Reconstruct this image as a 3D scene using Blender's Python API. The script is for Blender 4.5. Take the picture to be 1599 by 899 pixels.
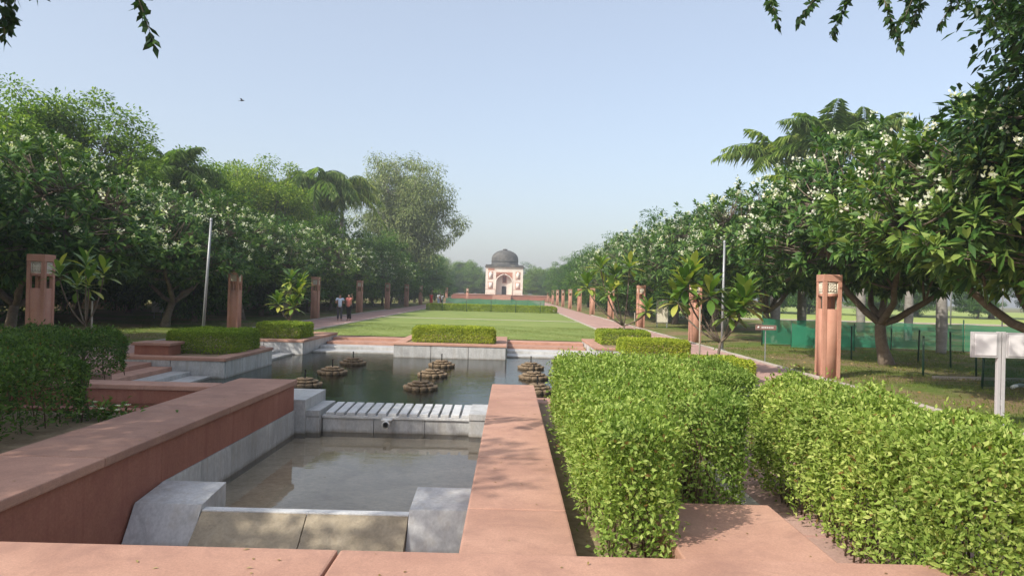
import bpy, bmesh, math
import numpy as np
from mathutils import Matrix, Vector
R = math.radians
S = bpy.context.scene
for o in list(bpy.data.objects): bpy.data.objects.remove(o)
COL = S.collection

# ------------------------------------------------------------------ camera
EYE = 1.92
cam_d = bpy.data.cameras.new('camera'); cam = bpy.data.objects.new('camera', cam_d); COL.objects.link(cam)
cam_d.sensor_width = 36; cam_d.lens = 26; cam_d.clip_start = .05; cam_d.clip_end = 5000
cam.matrix_world = (Matrix.Translation((0, 0, EYE)) @ Matrix.Rotation(R(-.12), 4, 'Z') @
                    Matrix.Rotation(R(90.37), 4, 'X') @ Matrix.Rotation(R(1.5), 4, 'Z'))
S.camera = cam
# ------------------------------------------------------------------ world and sun
SUN_EL = 40; SH = (.76, .65)            # shadows fall to +x, +y
w = bpy.data.worlds.new('World'); S.world = w; w.use_nodes = True
nt = w.node_tree; nt.nodes.clear()
sky = nt.nodes.new('ShaderNodeTexSky'); sky.sky_type = 'NISHITA'; sky.sun_disc = False
sky.sun_elevation = R(SUN_EL); sky.sun_rotation = math.atan2(-SH[0], -SH[1])
sky.air_density = 1.0; sky.dust_density = 3.6; sky.ozone_density = 1.6; sky.altitude = 200
bg = nt.nodes.new('ShaderNodeBackground'); bg.inputs[1].default_value = .15
wo = nt.nodes.new('ShaderNodeOutputWorld')
mxs = nt.nodes.new('ShaderNodeMix'); mxs.data_type = 'RGBA'; mxs.inputs[0].default_value = .45; mxs.inputs[7].default_value = (2.3, 2.3, 2.25, 1)   # milky air over the whole sky
nt.links.new(sky.outputs[0], mxs.inputs[6]); nt.links.new(mxs.outputs[2], bg.inputs[0]); nt.links.new(bg.outputs[0], wo.inputs[0])
sd = bpy.data.lights.new('sun', 'SUN'); sun = bpy.data.objects.new('sun', sd); COL.objects.link(sun)
sd.energy = 2.75; sd.angle = R(.55); sd.color = (1, .94, .84)
n = math.hypot(*SH); ce = math.cos(R(SUN_EL)); se = math.sin(R(SUN_EL))
sun.rotation_euler = Vector((SH[0]/n*ce, SH[1]/n*ce, -se)).to_track_quat('-Z', 'Y').to_euler()
sun.location = (-20, -15, 40)
S.view_settings.view_transform = 'Standard'; S.view_settings.look = 'None'
S.view_settings.exposure = .96; S.view_settings.gamma = 1
S.cycles.max_bounces = 8; S.cycles.transparent_max_bounces = 16; S.cycles.volume_bounces = 0
S.cycles.caustics_reflective = False; S.cycles.caustics_refractive = False

# ------------------------------------------------------------------ materials
M = {}
def newmat(name):
    m = bpy.data.materials.new(name); m.use_nodes = True; t = m.node_tree; t.nodes.clear(); M[name] = m
    out = t.nodes.new('ShaderNodeOutputMaterial')
    return m, t, out
def N(t, typ, **kw):
    n = t.nodes.new(typ)
    for k, v in kw.items():
        if k.startswith('i_'): n.inputs[k[2:].replace('_', ' ')].default_value = v
        else: setattr(n, k, v)
    return n
def ramp(t, stops, fac=None):
    r = t.nodes.new('ShaderNodeValToRGB'); e = r.color_ramp.elements
    while len(e) < len(stops): e.new(.5)
    for el, (p, c) in zip(e, stops): el.position = p; el.color = (*c, 1)
    if fac is not None: t.links.new(fac, r.inputs[0])
    return r
def noise(t, vec, scale, detail=6, rough=.6, dist=0):
    n = N(t, 'ShaderNodeTexNoise'); n.inputs['Scale'].default_value = scale; n.inputs['Detail'].default_value = detail
    n.inputs['Roughness'].default_value = rough; n.inputs['Distortion'].default_value = dist
    t.links.new(vec, n.inputs['Vector']); return n
def mixc(t, a, b, fac, mode='MIX'):
    n = N(t, 'ShaderNodeMix', data_type='RGBA', blend_type=mode)
    for s, v in ((6, a), (7, b)):
        if isinstance(v, tuple): n.inputs[s].default_value = (*v, 1)
        else: t.links.new(v, n.inputs[s])
    if isinstance(fac, float): n.inputs[0].default_value = fac
    else: t.links.new(fac, n.inputs[0])
    return n.outputs[2]
def surf(name, c1, c2, scale=3, rough=.8, bump=.15, fine=60, stain=None, stain_amt=.5, stain_scale=1.2, stretch=(1, 1, 1), rnd=.0, spec=.3, streak=None, tide=False):
    """two-tone mottled surface with fine grain, optional stains, vertical streaks and a tint per object"""
    m, t, out = newmat(name)
    g = N(t, 'ShaderNodeNewGeometry'); mp = N(t, 'ShaderNodeMapping'); mp.inputs['Scale'].default_value = stretch
    t.links.new(g.outputs['Position'], mp.inputs[0]); v = mp.outputs[0]
    n1 = noise(t, v, scale, 8, .62, .4); n2 = noise(t, v, fine, 4, .7)
    r1 = ramp(t, [(.3, c1), (.7, c2)], n1.outputs[0])
    c = mixc(t, r1.outputs[0], ramp(t, [(.25, (.55,)*3), (.6, (1, 1, 1)), (.85, (1.25,)*3)], n2.outputs[0]).outputs[0], .6, 'MULTIPLY')
    if stain:
        n3 = noise(t, v, stain_scale, 9, .7, 1.2)
        f = ramp(t, [(.48, (0, 0, 0)), (.68, (stain_amt,)*3)], n3.outputs[0])
        c = mixc(t, c, stain, f.outputs[0])
    if streak:
        mp2 = N(t, 'ShaderNodeMapping'); mp2.inputs['Scale'].default_value = (9, 9, .7); t.links.new(g.outputs['Position'], mp2.inputs[0])
        n4 = noise(t, mp2.outputs[0], 1, 5, .6)
        f = ramp(t, [(.5, (0, 0, 0)), (.75, (.65,)*3)], n4.outputs[0]); c = mixc(t, c, streak, f.outputs[0])
    if tide:
        sx_ = N(t, 'ShaderNodeSeparateXYZ'); t.links.new(g.outputs['Position'], sx_.inputs[0]); n5 = noise(t, g.outputs['Position'], 6, 5, .7)
        for zl in (-.36, -.655):
            a1 = N(t, 'ShaderNodeMath', operation='MULTIPLY_ADD'); t.links.new(n5.outputs[0], a1.inputs[0]); a1.inputs[1].default_value = -.10; t.links.new(sx_.outputs[2], a1.inputs[2])
            mr = N(t, 'ShaderNodeMapRange'); t.links.new(a1.outputs[0], mr.inputs[0]); mr.inputs[1].default_value = zl-.06; mr.inputs[2].default_value = zl+.01; mr.inputs[3].default_value = .75; mr.inputs[4].default_value = 0
            gt = N(t, 'ShaderNodeMath', operation='GREATER_THAN' if zl > -.5 else 'LESS_THAN'); t.links.new(sx_.outputs[1], gt.inputs[0]); gt.inputs[1].default_value = 13.6
            mu = N(t, 'ShaderNodeMath', operation='MULTIPLY'); t.links.new(mr.outputs[0], mu.inputs[0]); t.links.new(gt.outputs[0], mu.inputs[1])
            c = mixc(t, c, (.20, .17, .12), mu.outputs[0])
    if rnd:
        oi = N(t, 'ShaderNodeObjectInfo')
        rr = ramp(t, [(0, (1-rnd,)*3), (1, (1+rnd*.6,)*3)], oi.outputs['Random']); c = mixc(t, c, rr.outputs[0], 1.0, 'MULTIPLY')
    b = N(t, 'ShaderNodeBsdfPrincipled'); b.inputs['Roughness'].default_value = rough; b.inputs['Specular IOR Level'].default_value = spec
    t.links.new(c, b.inputs['Base Color'])
    if bump:
        ma = N(t, 'ShaderNodeMath', operation='MULTIPLY_ADD'); t.links.new(n2.outputs[0], ma.inputs[0]); ma.inputs[1].default_value = .35; t.links.new(n1.outputs[0], ma.inputs[2])
        bp = N(t, 'ShaderNodeBump'); bp.inputs['Strength'].default_value = bump; bp.inputs['Distance'].default_value = .03
        t.links.new(ma.outputs[0], bp.inputs['Height']); t.links.new(bp.outputs[0], b.inputs['Normal'])
    t.links.new(b.outputs[0], out.inputs[0]); return m
def leafmat(name, dark, mid, light, trans=.35, rough=.45, spec=.4, tint=1.0, dead=False):
    m, t, out = newmat(name)
    g = N(t, 'ShaderNodeNewGeometry')
    r = ramp(t, ([(0, (.20, .12, .04)), (.025, (.22, .15, .05)), (.03, dark)] if dead else [(0, dark)])+[(.55, mid), (1, light)], g.outputs['Random Per Island'])
    n1 = noise(t, g.outputs['Position'], .9, 3); f = ramp(t, [(.35, (.72, .78, .7)), (.7, (1.15, 1.1, 1.0))], n1.outputs[0])
    c = mixc(t, r.outputs[0], f.outputs[0], 1.0, 'MULTIPLY')
    oi = N(t, 'ShaderNodeObjectInfo'); c = mixc(t, c, ramp(t, [(0, (.80, .88, .80)), (.5, (1, 1, 1)), (1, (1.25, 1.12, .92))], oi.outputs['Random']).outputs[0], tint, 'MULTIPLY')
    b = N(t, 'ShaderNodeBsdfPrincipled'); b.inputs['Roughness'].default_value = rough; b.inputs['Specular IOR Level'].default_value = spec
    t.links.new(c, b.inputs['Base Color'])
    tr = N(t, 'ShaderNodeBsdfTranslucent'); c2 = mixc(t, c, (1.3, 1.45, .5), 1.0, 'MULTIPLY'); t.links.new(c2, tr.inputs[0])
    mx = N(t, 'ShaderNodeMixShader'); mx.inputs[0].default_value = trans
    t.links.new(b.outputs[0], mx.inputs[1]); t.links.new(tr.outputs[0], mx.inputs[2]); t.links.new(mx.outputs[0], out.inputs[0]); return m
def plain(name, c, rough=.5, metal=0, spec=.5):
    m, t, out = newmat(name)
    g = N(t, 'ShaderNodeNewGeometry'); n1 = noise(t, g.outputs['Position'], 14, 4)
    cc = mixc(t, c, ramp(t, [(.3, (.93,)*3), (.7, (1.03,)*3)], n1.outputs[0]).outputs[0], 1.0, 'MULTIPLY')
    b = N(t, 'ShaderNodeBsdfPrincipled'); t.links.new(cc, b.inputs['Base Color']); b.inputs['Roughness'].default_value = rough
    b.inputs['Metallic'].default_value = metal; b.inputs['Specular IOR Level'].default_value = spec
    t.links.new(b.outputs[0], out.inputs[0]); return m
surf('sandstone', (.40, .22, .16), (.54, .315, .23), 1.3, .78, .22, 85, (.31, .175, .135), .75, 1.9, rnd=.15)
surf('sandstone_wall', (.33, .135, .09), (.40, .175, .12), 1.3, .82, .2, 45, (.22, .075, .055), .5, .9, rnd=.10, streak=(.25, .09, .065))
surf('sandstone_pillar', (.44, .225, .155), (.52, .285, .205), 2.2, .8, .15, 60, (.40, .16, .11), .4, 1.5, rnd=.12)
surf('marble', (.44, .44, .43), (.61, .605, .59), 1.5, .45, .06, 30, (.27, .265, .26), .7, 2.4, stretch=(1, 1, .45), rnd=.10, spec=.4, streak=(.37, .33, .27), tide=True)
surf('marble_white', (.54, .54, .53), (.70, .695, .68), 2.5, .4, .04, 40, (.40, .38, .34), .5, 3, rnd=.08, spec=.45)
surf('chute_stone', (.27, .225, .155), (.38, .32, .23), 3.5, .62, .6, 26, (.42, .36, .27), .55, 4.5)
surf('basin_floor', (.56, .47, .35), (.72, .63, .50), 1.2, .7, .1, 14, (.26, .19, .12), .5, .8)
surf('pool_floor', (.045, .085, .062), (.075, .12, .085), .8, .7, .1, 8, (.03, .035, .03), .5, 1)
surf('paver', (.43, .265, .225), (.52, .34, .29), 2, .85, .15, 60, (.36, .24, .21), .4, 1, rnd=.18)
surf('path_bed', (.40, .25, .21), (.48, .31, .265), .8, .88, .15, 30, (.33, .23, .2), .5, .6)
surf('kerb', (.42, .37, .32), (.52, .46, .40), 3, .85, .2, 50, (.34, .3, .26), .5, 2, rnd=.15)
surf('soil', (.19, .13, .075), (.30, .22, .135), 4, .95, .5, 35, (.36, .29, .18), .6, 2.5)
surf('bark', (.12, .09, .066), (.20, .16, .12), 6, .9, .5, 40, (.26, .22, .18), .5, 3)
surf('bark_grey', (.22, .20, .175), (.33, .31, .28), 3, .9, .4, 30, (.15, .13, .11), .5, 4, stretch=(1, 1, 3))
surf('twig', (.10, .065, .04), (.17, .115, .075), 8, .9, .2)
surf('plaster', (.66, .59, .50), (.80, .76, .69), .35, .9, .1, 8, (.60, .42, .33), .6, .6)
surf('plaster_clean', (.74, .66, .57), (.80, .74, .67), .5, .9, .1, 8)
surf('red_trim', (.42, .18, .12), (.52, .25, .17), 1.5, .85, .1, 10)
surf('dome', (.045, .045, .045), (.10, .098, .09), .9, .9, .2, 6, (.27, .255, .22), .55, .5)
surf('lotus', (.17, .12, .07), (.28, .205, .13), 9, .75, .5, 50, (.09, .07, .045), .5, 8, rnd=.1)
plain('dark', (.012, .011, .010), .9); plain('iron_green', (.012, .05, .028), .5); plain('iron_grey', (.30, .31, .32), .45, .3)
plain('panel_white', (.66, .64, .645), .35); plain('panel_grey', (.42, .41, .41), .4); plain('frame_grey', (.42, .41, .41), .4)
plain('pipe_white', (.78, .78, .74), .4); plain('lattice', (.68, .62, .50), .7); plain('stake', (.33, .29, .23), .8)
plain('skin', (.30, .17, .11), .6); plain('hair', (.012, .010, .009), .5); plain('cloth_blue', (.52, .60, .78), .9); plain('cloth_pink', (.66, .22, .18), .9)
plain('cloth_black', (.018, .018, .022), .9); plain('cloth_red', (.55, .035, .03), .9); plain('cloth_white', (.75, .75, .76), .9); plain('cloth_grey', (.06, .06, .07), .9)
plain('bird', (.035, .03, .03), .8); plain('print_red', (.24, .14, .12), .6); plain('print_text', (.70, .68, .66), .6)
leafmat('leaf_hedge', (.13, .20, .035), (.30, .40, .09), (.52, .58, .20), .36, .6, .2, dead=True)
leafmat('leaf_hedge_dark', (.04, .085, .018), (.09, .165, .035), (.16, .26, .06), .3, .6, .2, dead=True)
leafmat('leaf_trim', (.15, .22, .02), (.30, .39, .045), (.50, .55, .10), .35, .55, .2)
leafmat('leaf_frangi', (.03, .085, .02), (.085, .175, .04), (.22, .31, .09), .25, .5, .28)
leafmat('leaf_sapling', (.09, .18, .035), (.18, .29, .06), (.40, .44, .13), .3, .4)
leafmat('leaf_neem', (.07, .14, .026), (.16, .27, .05), (.34, .43, .10), .38, .65, .1)
leafmat('leaf_mid', (.05, .12, .022), (.12, .225, .042), (.21, .32, .07), .3, .6, .12)
leafmat('leaf_dark', (.028, .085, .02), (.07, .16, .038), (.14, .25, .06), .28, .6, .12)
leafmat('leaf_euc', (.11, .15, .06), (.22, .27, .12), (.40, .43, .21), .3, .6, .12)
M['leaf_sapling'].node_tree.links.new(M['leaf_sapling'].node_tree.nodes.new('ShaderNodeObjectInfo').outputs['Random'], [n_ for n_ in M['leaf_sapling'].node_tree.nodes if n_.type == 'VALTORGB'][0].inputs[0])
leafmat('leaf_palm', (.09, .17, .05), (.19, .29, .085), (.36, .43, .17), .38, .5, .25)
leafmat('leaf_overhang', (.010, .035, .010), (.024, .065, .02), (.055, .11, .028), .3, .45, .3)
leafmat('flower', (.70, .70, .66), (.80, .80, .77), (.85, .84, .76), .3, .6, .1, 0.0)
leafmat('blade', (.07, .11, .02), (.13, .18, .035), (.22, .24, .07), .3, .6, .1)
leafmat('litter', (.20, .12, .05), (.34, .24, .10), (.45, .38, .2), .1, .8, .1)
surf('lawn', (.165, .235, .05), (.235, .285, .075), .35, .95, .2, 22, (.27, .29, .10), .55, .9)
surf('field', (.27, .35, .08), (.33, .39, .10), .1, .95, .2, 14, (.32, .38, .1), .4, .1)
# rough park ground: grass thinning to bare earth
m, t, out = newmat('park_ground')
g = N(t, 'ShaderNodeNewGeometry'); n1 = noise(t, g.outputs['Position'], .32, 9, .65, .6); n2 = noise(t, g.outputs['Position'], 5, 6, .7); n3 = noise(t, g.outputs['Position'], 45, 3, .7)
gr = ramp(t, [(.3, (.085, .135, .026)), (.7, (.165, .215, .05))], n2.outputs[0]); ea = ramp(t, [(.3, (.20, .135, .075)), (.7, (.31, .225, .135))], n2.outputs[0])
c = mixc(t, gr.outputs[0], ea.outputs[0], ramp(t, [(.42, (0, 0, 0)), (.58, (.9,)*3)], n1.outputs[0]).outputs[0])
c = mixc(t, c, ramp(t, [(.2, (.6,)*3), (.75, (1.2,)*3)], n3.outputs[0]).outputs[0], .8, 'MULTIPLY')
b = N(t, 'ShaderNodeBsdfPrincipled'); b.inputs['Roughness'].default_value = .95; b.inputs['Specular IOR Level'].default_value = .1; t.links.new(c, b.inputs['Base Color'])
bp = N(t, 'ShaderNodeBump'); bp.inputs['Strength'].default_value = .6; bp.inputs['Distance'].default_value = .03; t.links.new(n3.outputs[0], bp.inputs['Height']); t.links.new(bp.outputs[0], b.inputs['Normal'])
t.links.new(b.outputs[0], out.inputs[0])
def watermat(name, tint, scale, strength):
    m, t, out = newmat(name)
    g = N(t, 'ShaderNodeNewGeometry'); mp = N(t, 'ShaderNodeMapping'); mp.inputs['Scale'].default_value = (.8, 2.0, 1); t.links.new(g.outputs['Position'], mp.inputs[0])
    n1 = noise(t, mp.outputs[0], scale, 3, .5, .3)
    bp = N(t, 'ShaderNodeBump'); bp.inputs['Strength'].default_value = strength; bp.inputs['Distance'].default_value = .035; t.links.new(n1.outputs[0], bp.inputs['Height'])
    gl = N(t, 'ShaderNodeBsdfGlossy'); gl.inputs['Roughness'].default_value = .02; t.links.new(bp.outputs[0], gl.inputs['Normal'])
    tr = N(t, 'ShaderNodeBsdfTransparent'); tr.inputs[0].default_value = (*tint, 1)
    fr = N(t, 'ShaderNodeFresnel'); fr.inputs[0].default_value = 1.33; t.links.new(bp.outputs[0], fr.inputs['Normal'])
    mx = N(t, 'ShaderNodeMixShader'); t.links.new(fr.outputs[0], mx.inputs[0]); t.links.new(tr.outputs[0], mx.inputs[1]); t.links.new(gl.outputs[0], mx.inputs[2])
    t.links.new(mx.outputs[0], out.inputs[0])
watermat('water_pool', (.45, .66, .58), 5, .18); watermat('water_basin', (.9, .88, .82), 3, .03)
def netmat(name, c, alpha):
    m, t, out = newmat(name)
    g = N(t, 'ShaderNodeNewGeometry'); n1 = noise(t, g.outputs['Position'], 1.5, 4)
    d = N(t, 'ShaderNodeBsdfDiffuse'); t.links.new(ramp(t, [(.3, tuple(x*.75 for x in c)), (.7, c)], n1.outputs[0]).outputs[0], d.inputs[0])
    tl = N(t, 'ShaderNodeBsdfTranslucent'); tl.inputs[0].default_value = (*c, 1)
    m1 = N(t, 'ShaderNodeMixShader'); m1.inputs[0].default_value = .45; t.links.new(d.outputs[0], m1.inputs[1]); t.links.new(tl.outputs[0], m1.inputs[2])
    tr = N(t, 'ShaderNodeBsdfTransparent'); mx = N(t, 'ShaderNodeMixShader'); mx.inputs[0].default_value = alpha
    t.links.new(tr.outputs[0], mx.inputs[1]); t.links.new(m1.outputs[0], mx.inputs[2]); t.links.new(mx.outputs[0], out.inputs[0])
netmat('net_green', (.06, .36, .21), .68); netmat('net_dark', (.01, .10, .06), .55)

# ------------------------------------------------------------------ mesh helpers
def tri_mesh(name, v, f, smooth=False):
    v = np.asarray(v, np.float32); f = np.asarray(f, np.int32)
    me = bpy.data.meshes.new(name); k = f.shape[1]
    me.vertices.add(len(v)); me.vertices.foreach_set('co', v.ravel())
    me.loops.add(f.size); me.loops.foreach_set('vertex_index', f.ravel())
    me.polygons.add(len(f)); me.polygons.foreach_set('loop_start', np.arange(0, f.size, k, dtype=np.int32))
    if smooth: me.polygons.foreach_set('use_smooth', np.ones(len(f), bool))
    me.update(calc_edges=True); return me
class Geo:
    def __init__(s): s.v = []; s.f = []; s.n = 0
    def add(s, v, f):
        v = np.asarray(v, float).reshape(-1, 3); f = np.asarray(f, int)
        s.v.append(v); s.f.append(f + s.n); s.n += len(v); return s
    def box(s, x0, x1, y0, y1, z0, z1):
        v = [(x, y, z) for z in (z0, z1) for (x, y) in ((x0, y0), (x1, y0), (x1, y1), (x0, y1))]
        q = [(0, 3, 2, 1), (4, 5, 6, 7), (0, 1, 5, 4), (1, 2, 6, 5), (2, 3, 7, 6), (3, 0, 4, 7)]
        return s.add(v, [t for a, b, c, d in q for t in ((a, b, c), (a, c, d))])
    def tube(s, pts, rad, k=6):
        pts = np.asarray(pts, float); n = len(pts); rad = np.broadcast_to(rad, (n,))
        tg = np.gradient(pts, axis=0); tg /= np.linalg.norm(tg, axis=1)[:, None] + 1e-9
        ref = np.array((0, 0, 1.)) if abs(tg[0][2]) < .9 else np.array((1., 0, 0))
        a = np.cross(tg, ref); a /= np.linalg.norm(a, axis=1)[:, None] + 1e-9; b = np.cross(tg, a)
        an = np.arange(k)*2*math.pi/k
        v = pts[:, None] + rad[:, None, None]*(np.cos(an)[None, :, None]*a[:, None] + np.sin(an)[None, :, None]*b[:, None])
        f = []
        for i in range(n-1):
            for j in range(k):
                p, q = i*k+j, i*k+(j+1) % k
                f += [(p, q, q+k), (p, q+k, p+k)]
        m0 = (n-1)*k
        f += [(m0, m0+j, m0+j+1) for j in range(1, k-1)] + [(0, j+1, j) for j in range(1, k-1)]
        return s.add(v.reshape(-1, 3), f)
    def lathe(s, prof, k=24, c=(0, 0)):
        n = len(prof); v = [(c[0]+r*math.cos(2*math.pi*j/k), c[1]+r*math.sin(2*math.pi*j/k), z) for r, z in prof for j in range(k)]
        f = []
        for i in range(n-1):
            for j in range(k):
                p, q = i*k+j, i*k+(j+1) % k; f += [(p, q, q+k), (p, q+k, p+k)]
        return s.add(v, f)
    def mesh(s, name, smooth=False): return tri_mesh(name, np.concatenate(s.v), np.concatenate(s.f), smooth)
def leaves(P, D, Nn, L, W, fold=.22, droop=0., four=False):
    P = np.asarray(P, float); D = D/(np.linalg.norm(D, axis=1)[:, None]+1e-9)
    Sd = np.cross(D, Nn); Sd /= np.linalg.norm(Sd, axis=1)[:, None]+1e-9; U = np.cross(Sd, D)
    L = np.broadcast_to(L, (len(P),))[:, None]; W = np.broadcast_to(W, (len(P),))[:, None]
    mid = P + D*L*.52; tip = P + D*L; tip[:, 2] -= droop*L[:, 0]
    l = mid + Sd*W*.5 + U*fold*W; r = mid - Sd*W*.5 + U*fold*W
    n = len(P); i = np.arange(n)[:, None]
    if four:
        v = np.stack([P, l, r, mid, tip], 1).reshape(-1, 3); i = i*5
        f = np.concatenate([i+[0, 2, 3], i+[0, 3, 1], i+[2, 4, 3], i+[3, 4, 1]], 1).reshape(-1, 3)
    else:
        v = np.stack([P, l, r, tip], 1).reshape(-1, 3); i = i*4
        f = np.concatenate([i+[0, 2, 3], i+[0, 3, 1]], 1).reshape(-1, 3)
    return v, f
def unit(rng, n): v = rng.normal(size=(n, 3)); return v/np.linalg.norm(v, axis=1)[:, None]

# ------------------------------------------------------------------ object helpers
def tag(o, label=None, cat=None, group=None, kind=None):
    if label: o['label'] = label
    if cat: o['category'] = cat
    if group: o['group'] = group
    if kind: o['kind'] = kind
    return o
def link(name, me, mat, parent=None, kind=None):
    o = bpy.data.objects.new(name, me); COL.objects.link(o)
    if mat and len(me.materials) == 0: me.materials.append(M[mat])
    if parent is not None:
        o.parent = parent; o.matrix_parent_inverse = Matrix.Translation(-parent.location)
    if kind: o['kind'] = kind
    return o
def thing(name, label, cat, loc=(0, 0, 0), group=None, kind=None):
    o = bpy.data.objects.new(name, None); COL.objects.link(o); o.location = loc; o.empty_display_size = .2
    return tag(o, label, cat, group, kind)
def bevel_mesh(name, v, f, bev):
    bm = bmesh.new(); vs = [bm.verts.new(p) for p in v]
    for q in f: bm.faces.new([vs[i] for i in q])
    bmesh.ops.recalc_face_normals(bm, faces=bm.faces)
    if bev: bmesh.ops.bevel(bm, geom=bm.edges[:], offset=bev, segments=2, affect='EDGES', profile=.6)
    me = bpy.data.meshes.new(name); bm.to_mesh(me); bm.free(); return me
BOXF = [(0, 3, 2, 1), (4, 5, 6, 7), (0, 1, 5, 4), (1, 2, 6, 5), (2, 3, 7, 6), (3, 0, 4, 7)]
def box(name, x0, x1, y0, y1, z0, z1, mat, parent=None, bev=.008, kind=None):
    if 'coping' in name: bev = max(bev, .016)
    v = [(x, y, z) for z in (z0, z1) for (x, y) in ((x0, y0), (x1, y0), (x1, y1), (x0, y1))]
    return link(name, bevel_mesh(name, v, BOXF, bev), mat, parent, kind)
def hexa(name, v8, mat, parent=None, bev=.008): return link(name, bevel_mesh(name, v8, BOXF, bev), mat, parent)
def sheet(name, rects, z, mat, kind='structure', parent=None):
    v = []; f = []
    for x0, x1, y0, y1 in rects:
        k = len(v); v += [(x0, y0, z), (x1, y0, z), (x1, y1, z), (x0, y1, z)]; f.append((k, k+1, k+2, k+3))
    return link(name, tri_mesh(name, v, f), mat, parent, kind)
ORD = ['first', 'second', 'third', 'fourth', 'fifth', 'sixth', 'seventh', 'eighth', 'ninth', 'tenth', 'eleventh', 'twelfth', 'thirteenth', 'fourteenth', 'fifteenth']
rng = np.random.default_rng(7)
AX = -2.0                                   # axis of the garden

# ------------------------------------------------------------------ ground, lawns, paths
xs = [-500, -9.6, -7.6, -4.66, -4.3, .15, 5.6, 500]; ys = [-120, 3.9, 10.2, 11.8, 13.0, 30.0, 800]
def hole(x, y):
    return (-9.6 < x < 5.6 and 13 < y < 30) or (-4.3 < x < .15 and 3.9 < y < 13) or (-7.6 < x < -4.66 and 10.2 < y < 11.8)
sheet('ground', [(xs[i], xs[i+1], ys[j], ys[j+1]) for i in range(len(xs)-1) for j in range(len(ys)-1)
                 if not hole((xs[i]+xs[i+1])/2, (ys[j]+ys[j+1])/2)], 0, 'park_ground')
sheet('lawn', [(-8.75, 4.75, 30.3, 97)], .008, 'lawn')
sheet('field', [(14, 160, 70, 210)], .02, 'field')
box('stone_strip', -8.75, 4.75, 51.3, 51.75, 0, .02, 'kerb', bev=.004, kind='structure')
tag(box('field_kerb', 14, 160, 69.2, 69.9, 0, .12, 'kerb', bev=.01), None, None, kind='structure')
# paths with paving slabs
pr = sheet('path_right', [(4.9, 7.6, 30.0, 180), (5.6, 7.6, 4.6, 30.0), (2.12, 5.6, 4.6, 13.0)], .006, 'path_bed')
pl = sheet('path_left', [(-11.6, -8.9, 30.0, 180), (-11.6, -9.6, 12.5, 30.0)], .006, 'path_bed')
def pavers(parent, regs, size):
    cache = {}
    for x0, x1, y0, y1 in regs:
        nx = round((x1-x0)/size); ny = round((y1-y0)/size); sx = (x1-x0)/nx; sy = (y1-y0)/ny
        key = (round(sx, 3), round(sy, 3))
        if key not in cache:
            g = .006; v = [(x, y, z) for z in (0, .02) for (x, y) in ((g, g), (sx-g, g), (sx-g, sy-g), (g, sy-g))]
            cache[key] = bevel_mesh('paver', v, BOXF, 0)
        for i in range(nx):
            for j in range(ny):
                o = link('paver', cache[key], 'paver', parent)
                o.location = (x0+i*sx, y0+j*sy, rng.uniform(-.003, .002))
pavers(pr, [(2.3, 4.4, 6.0, 11.0), (5.62, 7.58, 13.0, 30.0), (4.95, 7.58, 30.0, 50.0)], .66)
pavers(pl, [(-11.58, -9.62, 14.0, 30.0), (-11.58, -8.95, 30.0, 50.0)], .66)
def kerbline(name, x, y0, y1, step, label):
    t = thing(name, label, 'kerb', (x, y0, 0)); me = None
    for k in range(int((y1-y0)/step)):
        if me is None: me = bevel_mesh('kerb_stone', [(a, b_, c) for c in (0, .05) for (a, b_) in ((-.07, .005), (.07, .005), (.07, step-.005), (-.07, step-.005))], BOXF, .006)
        o = link('kerb_stone', me, 'kerb', t); o.location = (x, y0+k*step, rng.uniform(-.006, .004))
        o.matrix_parent_inverse = Matrix.Translation((-x, -y0, 0))
kerbline('kerb', 7.68, 10, 70, .9, 'pale stone kerb along the outer edge of the right path')
kerbline('kerb', 4.82, 30.3, 90, .9, 'pale stone kerb between the lawn and the right path')
kerbline('kerb', -8.82, 30.3, 90, .9, 'pale stone kerb between the lawn and the left path')
kerbline('kerb', -11.68, 14, 70, .9, 'pale stone kerb along the outer edge of the left path')

# ------------------------------------------------------------------ parapet in front of the camera
sheet('terrace', [(-14, 14, -8, 3.62)], .25, 'path_bed')
PZ = .36
tp = thing('parapet_wall', 'low sunlit pink sandstone wall running across the very foreground', 'wall', (0, 4, 0))
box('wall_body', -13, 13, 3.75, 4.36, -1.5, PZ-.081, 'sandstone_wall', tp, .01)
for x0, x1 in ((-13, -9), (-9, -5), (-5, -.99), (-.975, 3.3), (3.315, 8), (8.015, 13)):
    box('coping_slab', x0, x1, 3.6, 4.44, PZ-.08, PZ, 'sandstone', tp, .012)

# ------------------------------------------------------------------ water channel walls
WT = .30
tl_ = thing('channel_wall', 'long shaded sandstone wall with wide coping along the left of the lower basin', 'wall', (-4.2, 8.7, 0))
for y0, y1 in ((4.46, 6.85), (6.86, 9.9), (9.91, 13.02)):
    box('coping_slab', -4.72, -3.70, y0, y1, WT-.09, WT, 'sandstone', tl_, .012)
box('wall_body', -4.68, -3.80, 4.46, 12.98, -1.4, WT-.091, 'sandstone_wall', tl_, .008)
box('sandstone_panel', -3.799, -3.745, 4.47, 8.07, -1.45, WT-.092, 'sandstone_wall', tl_, .005)
box('sandstone_panel', -3.799, -3.745, 8.074, 12.99, -.239, WT-.092, 'sandstone_wall', tl_, .005)
for k in range(5):
    y0 = 8.1+k*.98; box('marble_panel', -3.795, -3.725, y0, y0+.975, -.85, -.241, 'marble', tl_, .004)
tr_ = thing('channel_wall', 'sunlit sandstone walkway wall between the lower basin and the tall green hedge', 'wall', (.1, 8.7, 0))
for y0, y1 in ((4.46, 5.55), (5.56, 7.3), (7.31, 9.4), (9.41, 11.3), (11.31, 13.1)):
    box('coping_slab', -.28, .46, y0, y1, WT-.075, WT, 'sandstone', tr_, .01)
box('wall_body', -.255, .43, 4.46, 13.05, -.24, WT-.076, 'sandstone_wall', tr_, .008)
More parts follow.
